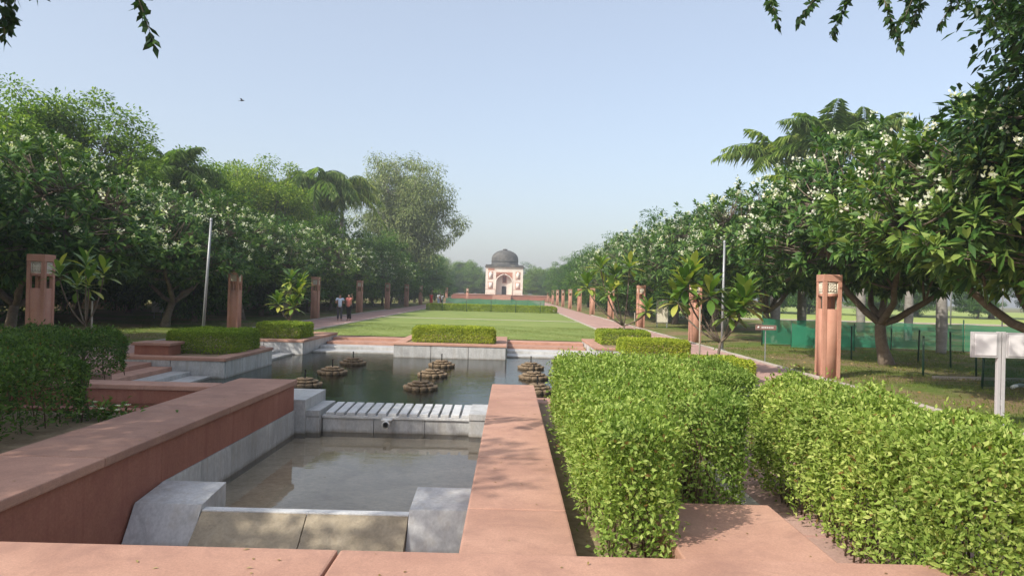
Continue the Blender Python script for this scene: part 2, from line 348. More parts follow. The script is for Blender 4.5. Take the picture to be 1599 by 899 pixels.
for k in range(9):
    y0 = 4.5+k*.945; box('marble_panel', -.275, -.1, y0, y0+.94, -.85, -.241, 'marble', tr_, .004)
# sunken landing left of the channel wall
tc = thing('landing_wall', 'low sandstone wall with coping behind the sunken landing on the left', 'wall', (-8, 12, 0))
for x0, x1 in ((-12, -9.01), (-9, -6.81), (-6.8, -4.73)):
    box('coping_slab', x0, x1, 11.78, 12.3, WT-.075, WT, 'sandstone', tc, .01)
box('wall_body', -12, -4.69, 11.82, 12.27, -.12, WT-.076, 'sandstone_wall', tc)
lf = sheet('landing_floor', [(-7.62, -4.66, 10.1, 11.84)], -.085, 'sandstone_wall')
box('floor_slab', -7.6, -4.7, 11.2, 11.81, -.09, -.07, 'marble', lf, .004)
for k in range(4): box('floor_slab', -7.6+k*.73, -7.6+k*.73+.72, 10.22, 11.19, -.09, -.07, 'sandstone', lf, .004)
tag(box('bed_edge', -7.6, -4.73, 10.02, 10.2, -.12, .20, 'sandstone_wall'), 'shaded sandstone edging between the planting bed and sunken landing', 'edging')
sheet('planting_bed', [(-13, -4.69, 4.45, 10.02)], .16, 'soil'); sheet('planting_bed', [(.44, 2.1, 4.45, 12.6)], .05, 'soil')
for k in range(6):
    pass
tk = thing('bed_kerb', 'grey stone kerb strip between the pink paving and the hedge bed', 'kerb', (2.2, 8, 0))
for k in range(9): box('kerb_stone', 2.10, 2.28, 4.7+k*.9, 4.7+k*.9+.89, 0, .09, 'kerb', tk, .006)

# pool basin floor and water
sheet('pool_floor', [(-9.65, 5.65, 12.9, 30.05)], -.95, 'pool_floor')
sheet('basin_floor', [(-3.9, -.1, 7.4, 13.4)], -.74, 'basin_floor'); sheet('chute_floor', [(-3.9, -.1, 3.9, 7.5)], -1.45, 'basin_floor')
sheet('water', [(-9.6, 5.6, 13.75, 30.0)], -.36, 'water_pool'); sheet('water', [(-3.73, -.27, 7.5, 13.3)], -.655, 'water_basin')

# upper weir with white bars
tw = thing('weir', 'white marble weir with slotted bars between the fountain pool and lower basin', 'weir', (AX, 13.6, -.7))
nb = 14; x0 = -3.27; wd = 2.62/nb
for k in range(nb):
    a = x0+k*wd+.02; c = a+wd-.045
    hexa('weir_bar', [(a, 13.28, -.35), (c, 13.28, -.35), (c, 14.2, -.30), (a, 14.2, -.30), (a, 13.28, -.30), (c, 13.28, -.30), (c, 14.2, -.25), (a, 14.2, -.25)], 'marble_white', tw, .006)
box('weir_sill', -3.32, -.56, 13.33, 14.25, -.95, -.352, 'marble', tw, .006)
box('weir_ledge', -3.31, -.57, 13.255, 13.33, -.40, -.353, 'marble_white', tw, .006)
for k in range(3): box('marble_panel', -3.30+k*.915, -3.30+k*.915+.905, 13.29, 13.331, -.9, -.402, 'marble', tw, .004)
for a, c in ((-3.74, -3.325), (-.675, -.26)):
    box('pier', a, c, 13.14, 14.3, -.92, -.36, 'marble', tw, .006); box('pier_cap', a-.003, c+.003, 13.12, 14.32, -.36, -.25, 'marble', tw, .008)
box('pier_block', -4.3, -3.56, 13.06, 14.5, -.9, -.06, 'marble', tw, .008); box('pier_block', -.25, .3, 13.15, 14.5, -.9, -.26, 'marble', tw, .008)
sp = Geo(); sp.tube([(-2.13, 13.0, -.455), (-2.13, 13.3, -.455)], [.05, .05], 14); sp.tube([(-2.13, 13.0, -.455), (-2.13, 13.05, -.455)], [.066, .066], 14)
sp.box(-2.22, -2.04, 13.06, 13.28, -.40, -.375); sp.box(-2.16, -2.10, 13.1, 13.2, -.41, -.39)
so = link('spout', sp.mesh('spout'), 'pipe_white', tw); box('spout_hole', -2.157, -2.103, 12.992, 13.0, -.482, -.428, 'dark', so, .008)
# walls of the pool beside the weir
for a, c, lab in ((-9.6, -4.3, 'low sandstone pool edge behind the landing wall at left'), (.3, 5.6, 'low sandstone pool edge hidden behind the tall right hedge')):
    t = thing('pool_edge', lab, 'wall', ((a+c)/2, 13, 0)); box('coping_slab', a, c, 12.9, 13.5, -.08, .02, 'sandstone', t); box('wall_body', a+.02, c-.02, 12.95, 13.45, -.95, -.081, 'marble', t)

# lower cascade
tb = thing('cascade', 'brown stone water chute with thin white lip at end of lower basin', 'cascade', (AX, 7, -1.3))
box('lip', -3.04, -.96, 7.44, 7.56, -.70, -.335, 'marble_white', tb, .006)
for a, c in ((-3.035, -1.985), (-1.977, -.965)):
    hexa('chute_slab', [(a, 6.15, -1.43), (c, 6.15, -1.43), (c, 7.38, -.72), (a, 7.38, -.72), (a, 6.1, -1.33), (c, 6.1, -1.33), (c, 7.437, -.345), (a, 7.437, -.345)], 'chute_stone', tb, .006)
for a, c, lab in ((-3.72, -3.042, 'grey white marble block with sloped face against the left channel wall'), (-.958, -.28, 'grey white marble block with sloped face beside the sunlit walkway')):
    t = thing('marble_block', lab, 'marble block', ((a+c)/2, 7.5, -1.4), 'marble blocks flanking the chute')
    hexa('block_top', [(a, 7.3, -.75), (c, 7.3, -.75), (c, 8.09, -.75), (a, 8.09, -.75), (a, 7.46, -.285), (c, 7.46, -.285), (c, 8.09, -.22), (a, 8.09, -.22)], 'marble', t, .008)
    hexa('sloped_face', [(a, 6.5, -1.44), (c, 6.5, -1.44), (c, 7.295, -1.44), (a, 7.295, -1.44), (a, 6.88, -1.1), (c, 6.88, -1.1), (c, 7.455, -.288), (a, 7.455, -.288)], 'marble', t, .004)

# planters round the pool, mirrored about the axis
def planter(x0, x1, y0, y1, zt, label, faces):
    t = thing('pool_planter', label, 'planter', ((x0+x1)/2, (y0+y1)/2, -.9), 'planters round the fountain pool')
    th = .085; cw = .36
    box('core', x0+.05, x1-.05, y0+.05, y1-.05, -.94, zt-th-.02, 'marble', t, 0)
    # marble cladding panels
    for fc in faces:
        L = (x1-x0) if fc in 'NS' else (y1-y0); k = max(1, round(L/1.25)); s = L/k
        for i in range(k):
            g = .010
            if fc == 'S': box('marble_panel', x0+i*s+g, x0+(i+1)*s-g, y0, y0+.06, -.94, zt-th-.001, 'marble', t, .004)
            if fc == 'E': box('marble_panel', x1-.06, x1, y0+.062*(i == 0)+i*s+g, y0+(i+1)*s-g, -.94, zt-th-.001, 'marble', t, .004)
            if fc == 'W': box('marble_panel', x0, x0+.06, y0+.062*(i == 0)+i*s+g, y0+(i+1)*s-g, -.94, zt-th-.001, 'marble', t, .004)
    o = .025
    box('coping', x0-o, x1+o, y0-o, y0+cw, zt-th, zt, 'sandstone', t, .01); box('coping', x0-o, x1+o, y1-cw, y1+o, zt-th, zt, 'sandstone', t, .01)
    box('coping', x0-o, x0+cw, y0+cw+.004, y1-cw-.004, zt-th, zt, 'sandstone', t, .01); box('coping', x1-cw, x1+o, y0+cw+.004, y1-cw-.004, zt-th, zt, 'sandstone', t, .01)
    box('soil', x0+cw-.01, x1-cw+.01, y0+cw-.01, y1-cw+.01, zt-th-.02, zt-.03, 'soil', t, 0)
ZP = .14
planter(-9.6, -6.93, 18.1, 21.7, ZP, 'shaded sandstone and marble planter on the left of the pool', 'SE')
planter(-9.6, -6.95, 25.0, 29.9, ZP, 'sunlit sandstone and marble planter in the far left pool corner', 'SE')
planter(-3.9, -.1, 25.0, 29.9, ZP, 'sandstone and marble planter in the middle of the far pool edge', 'SEW')
planter(2.95, 5.6, 25.0, 29.9, ZP, 'sandstone and marble planter in the far right pool corner', 'SW')
planter(2.93, 5.6, 18.1, 21.7, ZP, 'planter on the right pool side behind the tall green hedge', 'SW')
# stairs
def steps(label, kind, a0, a1, edges):
    t = thing('pool_steps', label, 'steps', (0, 0, -.9), 'steps down into the pool')
    zs = [.0, -.10, -.20, -.30]; ms = ['sandstone', 'sandstone', 'marble', 'marble']
    for i, z in enumerate(zs):
        e0, e1 = edges[i], edges[i+1]
        if kind == 'Y': box('step', a0, a1, min(e0, e1), max(e0, e1)-.002, -.93, z, ms[i], t, .01)
        else: box('step', min(e0, e1)+.001, max(e0, e1)-.001, a0, a1, -.93, z, ms[i], t, .01)
steps('pink and marble steps at the far pool edge left of the middle planter', 'Y', -6.92, -3.93, [30.3, 29.1, 28.1, 27.1, 26.1])
steps('pink and marble steps at the far pool edge right of the middle planter', 'Y', -.07, 2.92, [30.3, 29.1, 28.1, 27.1, 26.1])
steps('steps between the two left planters of the pool', 'X', 21.73, 24.97, [-9.6, -8.6, -8.2, -7.75, -7.3])
steps('shaded steps into the pool nearest the left hedge', 'X', 14.9, 18.07, [-9.6, -8.7, -8.2, -7.75, -7.25])
steps('steps between the two right planters of the pool', 'X', 21.73, 24.97, [5.6, 4.6, 4.2, 3.75, 3.3])
tag(box('sandstone_block', -11, -7.95, 13.6, 14.88, -.93, .13, 'sandstone', bev=.012), 'flat shaded sandstone block beside the near left pool steps', 'block')
tbx = thing('sandstone_box', 'square capped sandstone box standing beside the clipped left planter hedge', 'box', (-8.9, 18.9, ZP))
box('body', -9.35, -8.5, 18.5, 19.2, ZP-.03, .37, 'sandstone_wall', tbx, .008); box('cap', -9.42, -8.43, 18.43, 19.27, .371, .44, 'sandstone', tbx, .01)
tpd = thing('sandstone_pedestal', 'broad flat sunlit sandstone pedestal at lower right before the hedge', 'pedestal', (1.6, 5.2, 0))
box('body', 1.16, 2.05, 4.45, 5.80, 0, WT-.10, 'sandstone_wall', tpd); box('cap', 1.12, 2.08, 4.45, 5.85, WT-.099, WT, 'sandstone', tpd, .012)

# ------------------------------------------------------------------ lotus fountains
def lotus_meshes():
    petals = []
    for r0, r1, z0, z1, n_ in ((.26, .41, -.10, .06, 12), (.16, .31, .03, .115, 10), (.04, .20, .09, .165, 8)):
        pf = [(r0, z1-.012), (r1-.05, z1), (r1-.008, z1-.008), (r1, z1-.03), (r1-.02, z1-.6*(z1-z0)), (r1-.10, z0)]
        nv = 7; hw = math.pi/n_*.93; v = []
        for r, z in pf:
            for j in range(nv):
                q = j/(nv-1)*2-1; rr = r*(1-.13*q**4) if r > r0+.01 else r; v.append((rr*math.cos(q*hw), rr*math.sin(q*hw), z-.012*q*q))
        f = [t_ for i in range(len(pf)-1) for j in range(nv-1) for t_ in ((i*nv+j, (i+1)*nv+j, (i+1)*nv+j+1), (i*nv+j, (i+1)*nv+j+1, i*nv+j+1))]
        c0 = len(v); v += [(r0*math.cos(-hw), r0*math.sin(-hw), z0), (r0*math.cos(hw), r0*math.sin(hw), z0)]
        for i in range(len(pf)-1): f += [(c0, i*nv, (i+1)*nv), (c0+1, (i+1)*nv+nv-1, i*nv+nv-1)]
        petals.append((Geo().add(v, f).mesh('petal'), n_))
    g = Geo(); g.lathe([(.30, -.62), (.30, -.1), (.22, .0), (.16, .10), (.14, .145), (.08, .15), (0.001, .15)], 20); core = g.mesh('core', True)
    g = Geo(); g.tube([(0, 0, .12), (0, 0, .34)], [.016, .016], 8); g.tube([(0, 0, .32), (0, 0, .35)], [.02, .018], 8); noz = g.mesh('nozzle')
    return petals, core, noz
pet, lcore, lnoz = lotus_meshes()
cn = ['left', 'middle', 'right']; rn = ['nearest', 'second', 'farthest']
for ci, X in enumerate((-4.7, -2.02, .68)):
    for ri, Y in enumerate((17.15, 19.8, 22.4)):
        t = thing('lotus_fountain', f'{rn[ri]} brown stone lotus fountain of the {cn[ci]} column in the pool', 'fountain', (X, Y, -.33), 'lotus fountains standing in the pool')
        o = link('core', lcore, 'lotus', t); o.matrix_parent_inverse = Matrix(); o = link('nozzle', lnoz, 'iron_green' if 0 else 'dark', t); o.matrix_parent_inverse = Matrix()
        for q, (pm, n_) in enumerate(pet):
            for k in range(n_):
                o = link('petal', pm, 'lotus', t); o.matrix_parent_inverse = Matrix(); o.rotation_euler.z = 2*math.pi*(k+.5*(q % 2))/n_ + ci*.3+ri*.5

# ------------------------------------------------------------------ sandstone lamp pillars
def pillar_proto():
    H = 2.58; a = .305; p = {}
    g = Geo(); zt = 1.72
    g.box(-.29, .29, -.29, .29, 0, zt); p['shaft'] = g.mesh('shaft')
    c = .125
    bars = []
    for sx in (-1, 1):
        for sy in (-1, 1):
            xa, xb = sorted((sx*a, sx*(a-c))); ya, yb = sorted((sy*a, sy*(a-c)))
            v = [(x, y, z) for z in (0.0, 2.40) for (x, y) in ((xa, ya), (xb, ya), (xb, yb), (xa, yb))]
            bars.append(bevel_mesh('corner_post', v, BOXF, .01))
    p['corner_post'] = bars
    v = [(x, y, z) for z in (2.401, H) for (x, y) in ((-a-.005, -a-.005), (a+.005, -a-.005), (a+.005, a+.005), (-a-.005, a+.005))]
    p['cap'] = bevel_mesh('cap', v, BOXF, .014)
    g = Geo(); g.box(-.05, .05, -.05, .05, zt, 2.40); p['mullion'] = g.mesh('mullion')
    # lattice: border and crossing strips
    g = Geo(); w2 = .178; z0, z1 = 2.10, 2.385; y0, y1 = -.275, -.25
    g.box(-w2, w2, y0, y1, z0, z0+.03); g.box(-w2, w2, y0, y1, z1-.03, z1); g.box(-w2, -w2+.03, y0, y1, z0+.03, z1-.03); g.box(w2-.03, w2, y0, y1, z0+.03, z1-.03)
    for k in range(2): x = -w2+.03+(k+1)*(2*w2-.06)/3; g.box(x-.012, x+.012, y0+.004, y1-.004, z0+.03, z1-.03)
    for k in range(2): z = z0+.03+(k+1)*(z1-z0-.06)/3; g.box(-w2+.03, w2-.03, y0+.006, y1-.006, z-.012, z+.012)
    for cx in range(3):
        for cz in range(3):
            x = -w2+.03+(cx+.5)*(2*w2-.06)/3; z = z0+.03+(cz+.5)*(z1-z0-.06)/3
            g.tube([(x, y0+.005, z), (x, y1-.005, z)], [.03, .03], 8)
    p['lattice'] = g.mesh('lattice')
    g = Geo(); g.box(-.17, .17, -.29, -.20, 2.03, 2.10); p['transom'] = g.mesh('transom')
    return p
PP = pillar_proto()
def pillar(x, y, label, rot=0):
    t = thing('lamp_pillar', label, 'pillar', (x, y, 0), 'sandstone lamp pillars along the paths'); t.rotation_euler.z = rot; t.scale = (.75, .75, 1)
    def ch(nm, me, mat, rz=0):
        o = link(nm, me, mat, t); o.matrix_parent_inverse = Matrix(); o.rotation_euler.z = rz; return o
    ch('shaft', PP['shaft'], 'sandstone_pillar'); ch('cap', PP['cap'], 'sandstone_pillar'); ch('mullion', PP['mullion'], 'sandstone_pillar')
    for b_ in PP['corner_post']: ch('corner_post', b_, 'sandstone_pillar')
    for k in range(4): ch('lattice', PP['lattice'], 'lattice', k*math.pi/2); ch('transom', PP['transom'], 'sandstone_pillar', k*math.pi/2)
for k in range(10):
    pillar(8.02, 18.6+13.4*k, f'{ORD[k]} sandstone lamp pillar from the near end beside the right path', rng.uniform(-.03, .03))
    pillar(-12.05, 19.0+13.4*k, f'{ORD[k]} sandstone lamp pillar from the near end beside the left path', rng.uniform(-.03, .03))

# ------------------------------------------------------------------ domed tomb
def tomb():
    D = 190; cx = AX+.35; z0 = 1.38; Wd = 4.8; H = 7.05
    t = thing('domed_tomb', 'square pale plaster tomb with grey dome at the end of the avenue', 'tomb', (cx, D, z0))
    X = lambda x: cx+x
    aw = 2.12; sp_ = 3.55; ap = 5.25                  # iwan half width, spring, apex
    n_ = 14; arch = []
    for i in range(n_+1):
        s_ = i/n_; x = -aw+2*aw*s_; u = abs(x)/aw
        z = sp_+(ap-sp_)*((1-u**2.1)**.62*.72+(1-u)*.28); arch.append((x, z))
    bx = lambda nm, a, b_, c, d, e, f, m_, par=t, bev=0: box(nm, X(a), X(b_), D+c, D+d, z0+e, z0+f, m_, par, bev)
    bx('wall', -Wd, -aw, 0, 1.5, 0, H, 'plaster'); bx('wall', aw, Wd, 0, 1.5, 0, H, 'plaster')
    bx('wall', -Wd, Wd, 1.501, 2*Wd, 0, H, 'plaster_clean')
    g = Geo()                                       # spandrel above the arch
    for i in range(n_):
        (xa, za), (xb, zb) = arch[i], arch[i+1]
        v = [(X(xa), D+.01, z0+za), (X(xb), D+.01, z0+zb), (X(xb), D+.01, z0+5.75), (X(xa), D+.01, z0+5.75)]
        v2 = [(a, D+1.5, c) for a, b_, c in v]
        g.add(v+v2, [(0, 1, 2), (0, 2, 3), (4, 6, 5), (4, 7, 6), (0, 4, 5), (0, 5, 1)])
    link('spandrel', g.mesh('spandrel'), 'red_trim', t)
    bx('wall', -aw+.001, aw-.001, 0, 1.5, 5.751, H-.001, 'plaster')
    g = Geo()                                       # raised band along the arch
    pts = [(X(x), D-.02, z0+z) for x, z in [(-aw, 0)]+arch+[(aw, 0)]]; g.tube(pts, .13, 5); link('arch_band', g.mesh('arch_band'), 'plaster_clean', t)
    # inside of the niche: door and window
    dr = bx('door', -.6, .55, 1.40, 1.502, 0, 2.15, 'dark'); bx('door_frame', -.68, .63, 1.46, 1.503, 2.15, 2.28, 'plaster_clean', dr)
    wi = bx('window', -.5, .6, 1.42, 1.5025, 2.95, 4.85, 'red_trim'); bx('pane', -.33, .43, 1.405, 1.425, 3.1, 4.55, 'dark', wi)
    for k in range(3): bx('window_bar', -.2+k*.22, -.13+k*.22, 1.39, 1.41, 3.1, 4.55, 'red_trim', wi)
    for sx in (-1, 1):
        for zz, hh, arched in ((3.9, 2.0, 1), (1.45, 1.75, 0)):
            c = sx*3.5; a = .62
            p = bx('panel_frame', c-a, c+a, -.05, .02, zz, zz+hh, 'red_trim')
            g = Geo(); pr_ = [(-a+.16, .14), (a-.16, .14), (a-.16, hh-.5 if arched else hh-.16)]+([(0.25, hh-.2), (0, hh-.08), (-.25, hh-.2)] if arched else [])+[(-a+.16, hh-.5 if arched else hh-.16)]
            v = [(X(c+x), D-.13, z0+zz+z) for x, z in pr_]; m_ = len(v); v += [(a_, D-.04, c_) for a_, b_, c_ in v]
            g.add(v, [(0, i, i+1) for i in range(1, m_-1)]+[x for i in range(m_) for x in ((i, i+m_, (i+1) % m_+m_), (i, (i+1) % m_+m_, (i+1) % m_))])
            link('panel', g.mesh('panel'), 'plaster_clean', p)
        bx('plinth_panel', sx*3.5-1.2, sx*3.5+1.2, -.06, .01, .25, 1.25, 'plaster'); bx('string_course', sx*3.5-1.25, sx*3.5+1.25, -.08, .01, 1.28, 1.36, 'red_trim')
    bx('upper_panel', -4.2, -2.6, -.05, .01, 6.15, 6.7, 'red_trim')
    bx('cornice', -Wd-.28, Wd+.28, -.45, 2*Wd+.4, H, H+.22, 'dome', bev=.04); bx('parapet', -Wd-.05, Wd+.05, -.1, 2*Wd+.1, H+.221, H+.62, 'dome', bev=.03)
    cy = D+Wd; g = Geo(); zz = z0+H+.6
    prof = [(3.62, 0), (3.62, .35), (3.5, .4), (3.5, .95), (3.6, 1.0), (3.55, 1.12)]+[(3.5*math.cos(s_)*(1+.06*math.sin(2*s_)), 1.12+2.95*math.sin(s_)**.92) for s_ in np.linspace(.05, 1.5, 16)]
    prof += [(.62, 4.03), (.6, 4.3), (.4, 4.34), (.001, 4.4)]
    g.lathe([(r, zz+z) for r, z in prof], 40, (cx, cy)); link('dome', g.mesh('dome', True), 'dome', t)
tomb()
tt = thing('terrace_platform', 'long red sandstone terrace platform under the domed tomb', 'platform', (AX, 185, 0))
box('body', -14, 10, 176, 215, 0, 1.25, 'sandstone_wall', tt, .03); box('coping', -14.15, 10.15, 175.85, 215, 1.251, 1.38, 'sandstone', tt, .02)
for k in range(6): box('step', AX-2.2, AX+2.2, 173.4+k*.4, 175.84, k*.2+.001, k*.2+.2, 'sandstone', tt, .01)
for x, lab in ((-9.3, 'left'), (8.2, 'right')):
    pillar(x, 160, f'far sandstone lamp pillar standing before the tomb terrace on the {lab}')

# ------------------------------------------------------------------ hedges
def hedge(name, label, x0, x1, y0, y1, z0, z1, nl, L, mat, seed, stems=0, group=None, thin=.28, round_=.12, leggy=.0, lump=.05, extra=None, four=False, up=.55, cat='hedge'):
    rg = np.random.default_rng(seed)
    t = thing(name, label, cat, ((x0+x1)/2, (y0+y1)/2, z0), group)
    V = []; boxes = [(x0, x1, y0, y1)] + (extra or [])
    areas = [(b_[1]-b_[0])*(b_[3]-b_[2])+(z1-z0)*2*((b_[1]-b_[0])+(b_[3]-b_[2])) for b_ in boxes]
    P = []; Nn = []
    for (a0, a1, b0, b1), ar in zip(boxes, areas):
        m_ = int(nl*ar/sum(areas)); sx, sy, sz = a1-a0, b1-b0, z1-z0
        w_ = np.array([sx*sy*1.35, sx*sz, sx*sz, sy*sz, sy*sz]); fc = rg.choice(5, m_, p=w_/w_.sum())
        u, v = rg.random(m_), rg.random(m_); d = rg.exponential(.30, m_).clip(0, 1)*thin
        q = np.zeros((m_, 3)); nn = np.zeros((m_, 3))
        k = fc == 0; q[k] = np.stack([a0+u*sx, b0+v*sy, z1-d], 1)[k]; nn[k] = (0, 0, 1)
        for i, (cc, ax, sg) in enumerate(((b0, 1, -1), (b1, 1, 1), (a0, 0, -1), (a1, 0, 1)), 1):
            k = fc == i; vv = v**(.75 if leggy else .95)
            q[k, ax] = (cc - sg*d)[k]; q[k, 1-ax] = ((a0+u*sx) if ax == 1 else (b0+u*sy))[k]; q[k, 2] = (z0+.04+vv*(sz-.04))[k]; nn[k, ax] = sg
        # rounded upper corners and lumps
        c = np.array(((a0+a1)/2, (b0+b1)/2, z0+.45*sz)); h = np.array((sx/2, sy/2, sz*.55)); r = (q-c)/h; e = np.linalg.norm(np.abs(r)**6+1e-9, axis=1, ord=1)**(1/6.)
        q = np.where((e > 1)[:, None], c+(q-c)*(1-round_*(e-1)/.2).clip(.8, 1)[:, None], q)
        ph = rg.uniform(0, 6.28, 6)
        lm = np.sin(q[:, 0]*5.1+ph[0])*np.sin(q[:, 1]*4.3+ph[1])+.6*np.sin(q[:, 0]*11+q[:, 2]*9+ph[2])*np.sin(q[:, 1]*10+ph[3])
        q += nn*(lm*lump)[:, None]
        if leggy:
            keep = rg.random(m_) < np.clip((q[:, 2]-z0)/(sz*leggy)+.18, 0, 1); q = q[keep]; nn = nn[keep]
        P.append(q); Nn.append(nn)
    P = np.concatenate(P); Nn = np.concatenate(Nn); n_ = len(P)
    # shoots sticking out a little
    D = Nn*(.45 if stems else .15)+unit(rg, n_)*.9+np.array((0, 0, up if stems else .1)); sh = rg.random(n_) < .08; P[sh] += Nn[sh]*rg.uniform(.0, (.10 if stems else .03), sh.sum())[:, None]
    D /= np.linalg.norm(D, axis=1)[:, None]
    v, f = leaves(P, D, Nn*.9+unit(rg, n_)*.6+np.array((0, 0, .3)), L*rg.uniform(.5, 1.45, n_), L*.48*rg.uniform(.6, 1.35, n_), .18, .1, four)
    tag(link('foliage', tri_mesh('foliage', v, f), mat, t), kind='stuff')
    if stems:
        g = Geo()
        for b_ in boxes:
            for k in range(int(stems*(b_[1]-b_[0])*(b_[3]-b_[2]))):
                x, y = rg.uniform(b_[0]+.08, b_[1]-.08), rg.uniform(b_[2]+.08, b_[3]-.08); tx, ty = rg.normal(0, .09, 2); h_ = (z1-z0)*rg.uniform(.6, .95)
                xe = min(max(x+tx*1.5, b_[0]+.06), b_[1]-.06); ye = min(max(y+ty*1.5, b_[2]+.06), b_[3]-.06)
                g.tube([(x, y, z0-.03), ((x+xe)/2+rg.normal(0, .02), (y+ye)/2+rg.normal(0, .02), z0+h_*.5), (xe, ye, z0+h_)], [.009, .007, .004], 4)
        tag(link('stems', g.mesh('stems'), 'twig', t), kind='stuff')
    # dense inner twigs and leaf mass so that no daylight passes through
    return t
hedge('hedge', 'big bright green hedge beside the sunlit sandstone walkway', .60, 2.0, 5.98, 10.2, .05, 1.08, 120000, .044, 'leaf_hedge', 1, 34, 'tall loose hedges in the foreground', .40, .05, .5, .075, [(1.0, 2.85, 8.3, 10.2), (.62, 1.12, 4.75, 6.4)], True)
hedge('hedge', 'bright green hedge at the lower right corner beyond the paving gap', 2.48, 3.45, 4.2, 7.7, .02, 1.09, 92000, .045, 'leaf_hedge', 2, 40, 'tall loose hedges in the foreground', .38, .14, .5, .085, None, True)
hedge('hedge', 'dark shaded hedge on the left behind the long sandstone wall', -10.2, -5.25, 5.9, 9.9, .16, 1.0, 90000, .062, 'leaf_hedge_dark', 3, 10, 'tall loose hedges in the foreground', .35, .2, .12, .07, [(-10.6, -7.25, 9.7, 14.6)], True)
G = 'low clipped hedges round the pool'
hedge('clipped_hedge', 'clipped shaded green hedge in the left pool planter', -9.0, -7.15, 19.3, 21.4, .11, .70, 32000, .05, 'leaf_trim', 4, 0, G, .14, .1, 0, .02)
hedge('clipped_hedge', 'clipped yellow green hedge in the far left pool corner', -8.75, -7.15, 25.4, 27.2, .11, .66, 28000, .05, 'leaf_trim', 5, 0, G, .14, .1, 0, .02)
hedge('clipped_hedge', 'long clipped yellow green hedge in the middle planter at the far pool edge', -3.35, -.5, 25.45, 27.0, .11, .66, 36000, .05, 'leaf_trim', 6, 0, G, .14, .1, 0, .02)
hedge('clipped_hedge', 'clipped hedge by the lawn corner at right, the farther of two', 3.35, 5.2, 26.9, 29.0, .08, .62, 28000, .05, 'leaf_trim', 7, 0, G, .14, .1, 0, .02)
hedge('clipped_hedge', 'long low clipped hedge at the right pool corner, nearer of two', 3.6, 5.75, 23.2, 25.0, .05, .52, 32000, .05, 'leaf_trim', 8, 0, G, .14, .1, 0, .02)
hedge('clipped_hedge', 'low clipped hedge just behind the tall right hedge by the path', 3.9, 5.6, 16.6, 18.4, .0, .50, 28000, .05, 'leaf_trim', 9, 0, G, .14, .1, 0, .02)
hedge('clipped_hedge', 'long low hedge across the far end of the lawn', -8.2, 4.6, 72, 73.6, 0, .66, 44000, .085, 'leaf_trim', 10, 0, G, .15, .1, 0, .03)

# ------------------------------------------------------------------ trees
def bez(p0, p1, p2, n_):
    s_ = np.linspace(0, 1, n_)[:, None]; return (1-s_)**2*p0+2*s_*(1-s_)*p1+s_**2*p2
def skeleton(rg, H, Rr, zb, th, r0, nmain, nsec, spread=.62, lean=.25, k=8):
    g = Geo(); nodes = []
    top = np.array((rg.normal(0, lean), rg.normal(0, lean), th)); mid = top*.5+np.array((rg.normal(0, lean*.6), rg.normal(0, lean*.6), 0))
    p = bez(np.zeros(3), mid, top, 7); rr = np.linspace(r0, r0*.72, 7); rr[0] *= 1.45; rr[1] *= 1.12; p[0, 2] = -.12
    g.tube(p, rr, k+2); nodes += list(p[5:])
    for i in range(nmain):
        az = 2*math.pi*(i+rg.uniform(-.25, .25))/nmain; rad = Rr*spread*rg.uniform(.75, 1.1); z = zb+(H-zb)*rg.uniform(.35, .68)
        if i == nmain-1 and nmain > 3: rad *= .25; z = zb+(H-zb)*.7
        e = np.array((top[0]+rad*math.cos(az), top[1]+rad*math.sin(az), z))
        m_ = top+(e-top)*np.array((.62, .62, .25))+rg.normal(0, .12*Rr*.4, 3)
        p = bez(top-np.array((0, 0, .08)), m_, e, 9); p[2:-1] += rg.normal(0, .035*Rr*.5, (6, 3)); g.tube(p, np.linspace(r0*.58, r0*.16, 9), k); nodes += list(p[3:])
        for j in range(nsec):
            a = p[rg.integers(3, 9)]; az2 = az+rg.uniform(-1.1, 1.1); rad2 = Rr*rg.uniform(.5, .76)
            e2 = np.array((rad2*math.cos(az2), rad2*math.sin(az2), zb+(H-zb)*rg.uniform(.12, .68))); c2 = (a+e2)/2+np.array((0, 0, rg.uniform(-.05, .12)*Rr))
            q = bez(a, c2, e2, 6); g.tube(q, np.linspace(r0*.2, r0*.05, 6), 5); nodes += list(q[1:])
    return g, np.array(nodes)
def crown_pts(rg, n_, H, Rr, zb, shell=2.6, flat=.5, lobes=.16):
    out = []
    cz = zb+(H-zb)*flat
    ph = rg.uniform(0, 6.28, 9)
    d = unit(rg, n_*2); u = rg.random(n_*2)**(1/shell)
    az = np.arctan2(d[:, 1], d[:, 0])
    s_ = 1+lobes*(np.sin(az*3+ph[0]+2*d[:, 2])+.7*np.sin(az*5+ph[1]-3*d[:, 2])+.6*np.sin(az*8+ph[2]+5*d[:, 2]))
    up_ = d[:, 2] > 0
    q = d*u[:, None]*s_[:, None]*np.array((Rr, Rr, 1)); q[:, 2] *= np.where(up_, H-cz, cz-zb); q[:, 2] += cz
    idx = rg.permutation(n_*2)[:n_]; return q[idx], d[idx], u[idx]
def twigs(g, nodes, tips, r, k=3):
    for q in tips:
        d = np.linalg.norm(nodes-q, axis=1)+np.maximum(0, nodes[:, 2]-q[2])*.7; a = nodes[d.argmin()]
        m_ = (a+q)/2; m_[2] -= .06*np.linalg.norm(a-q); g.tube([a, m_, q], [r*1.6, r*1.2, r], k)
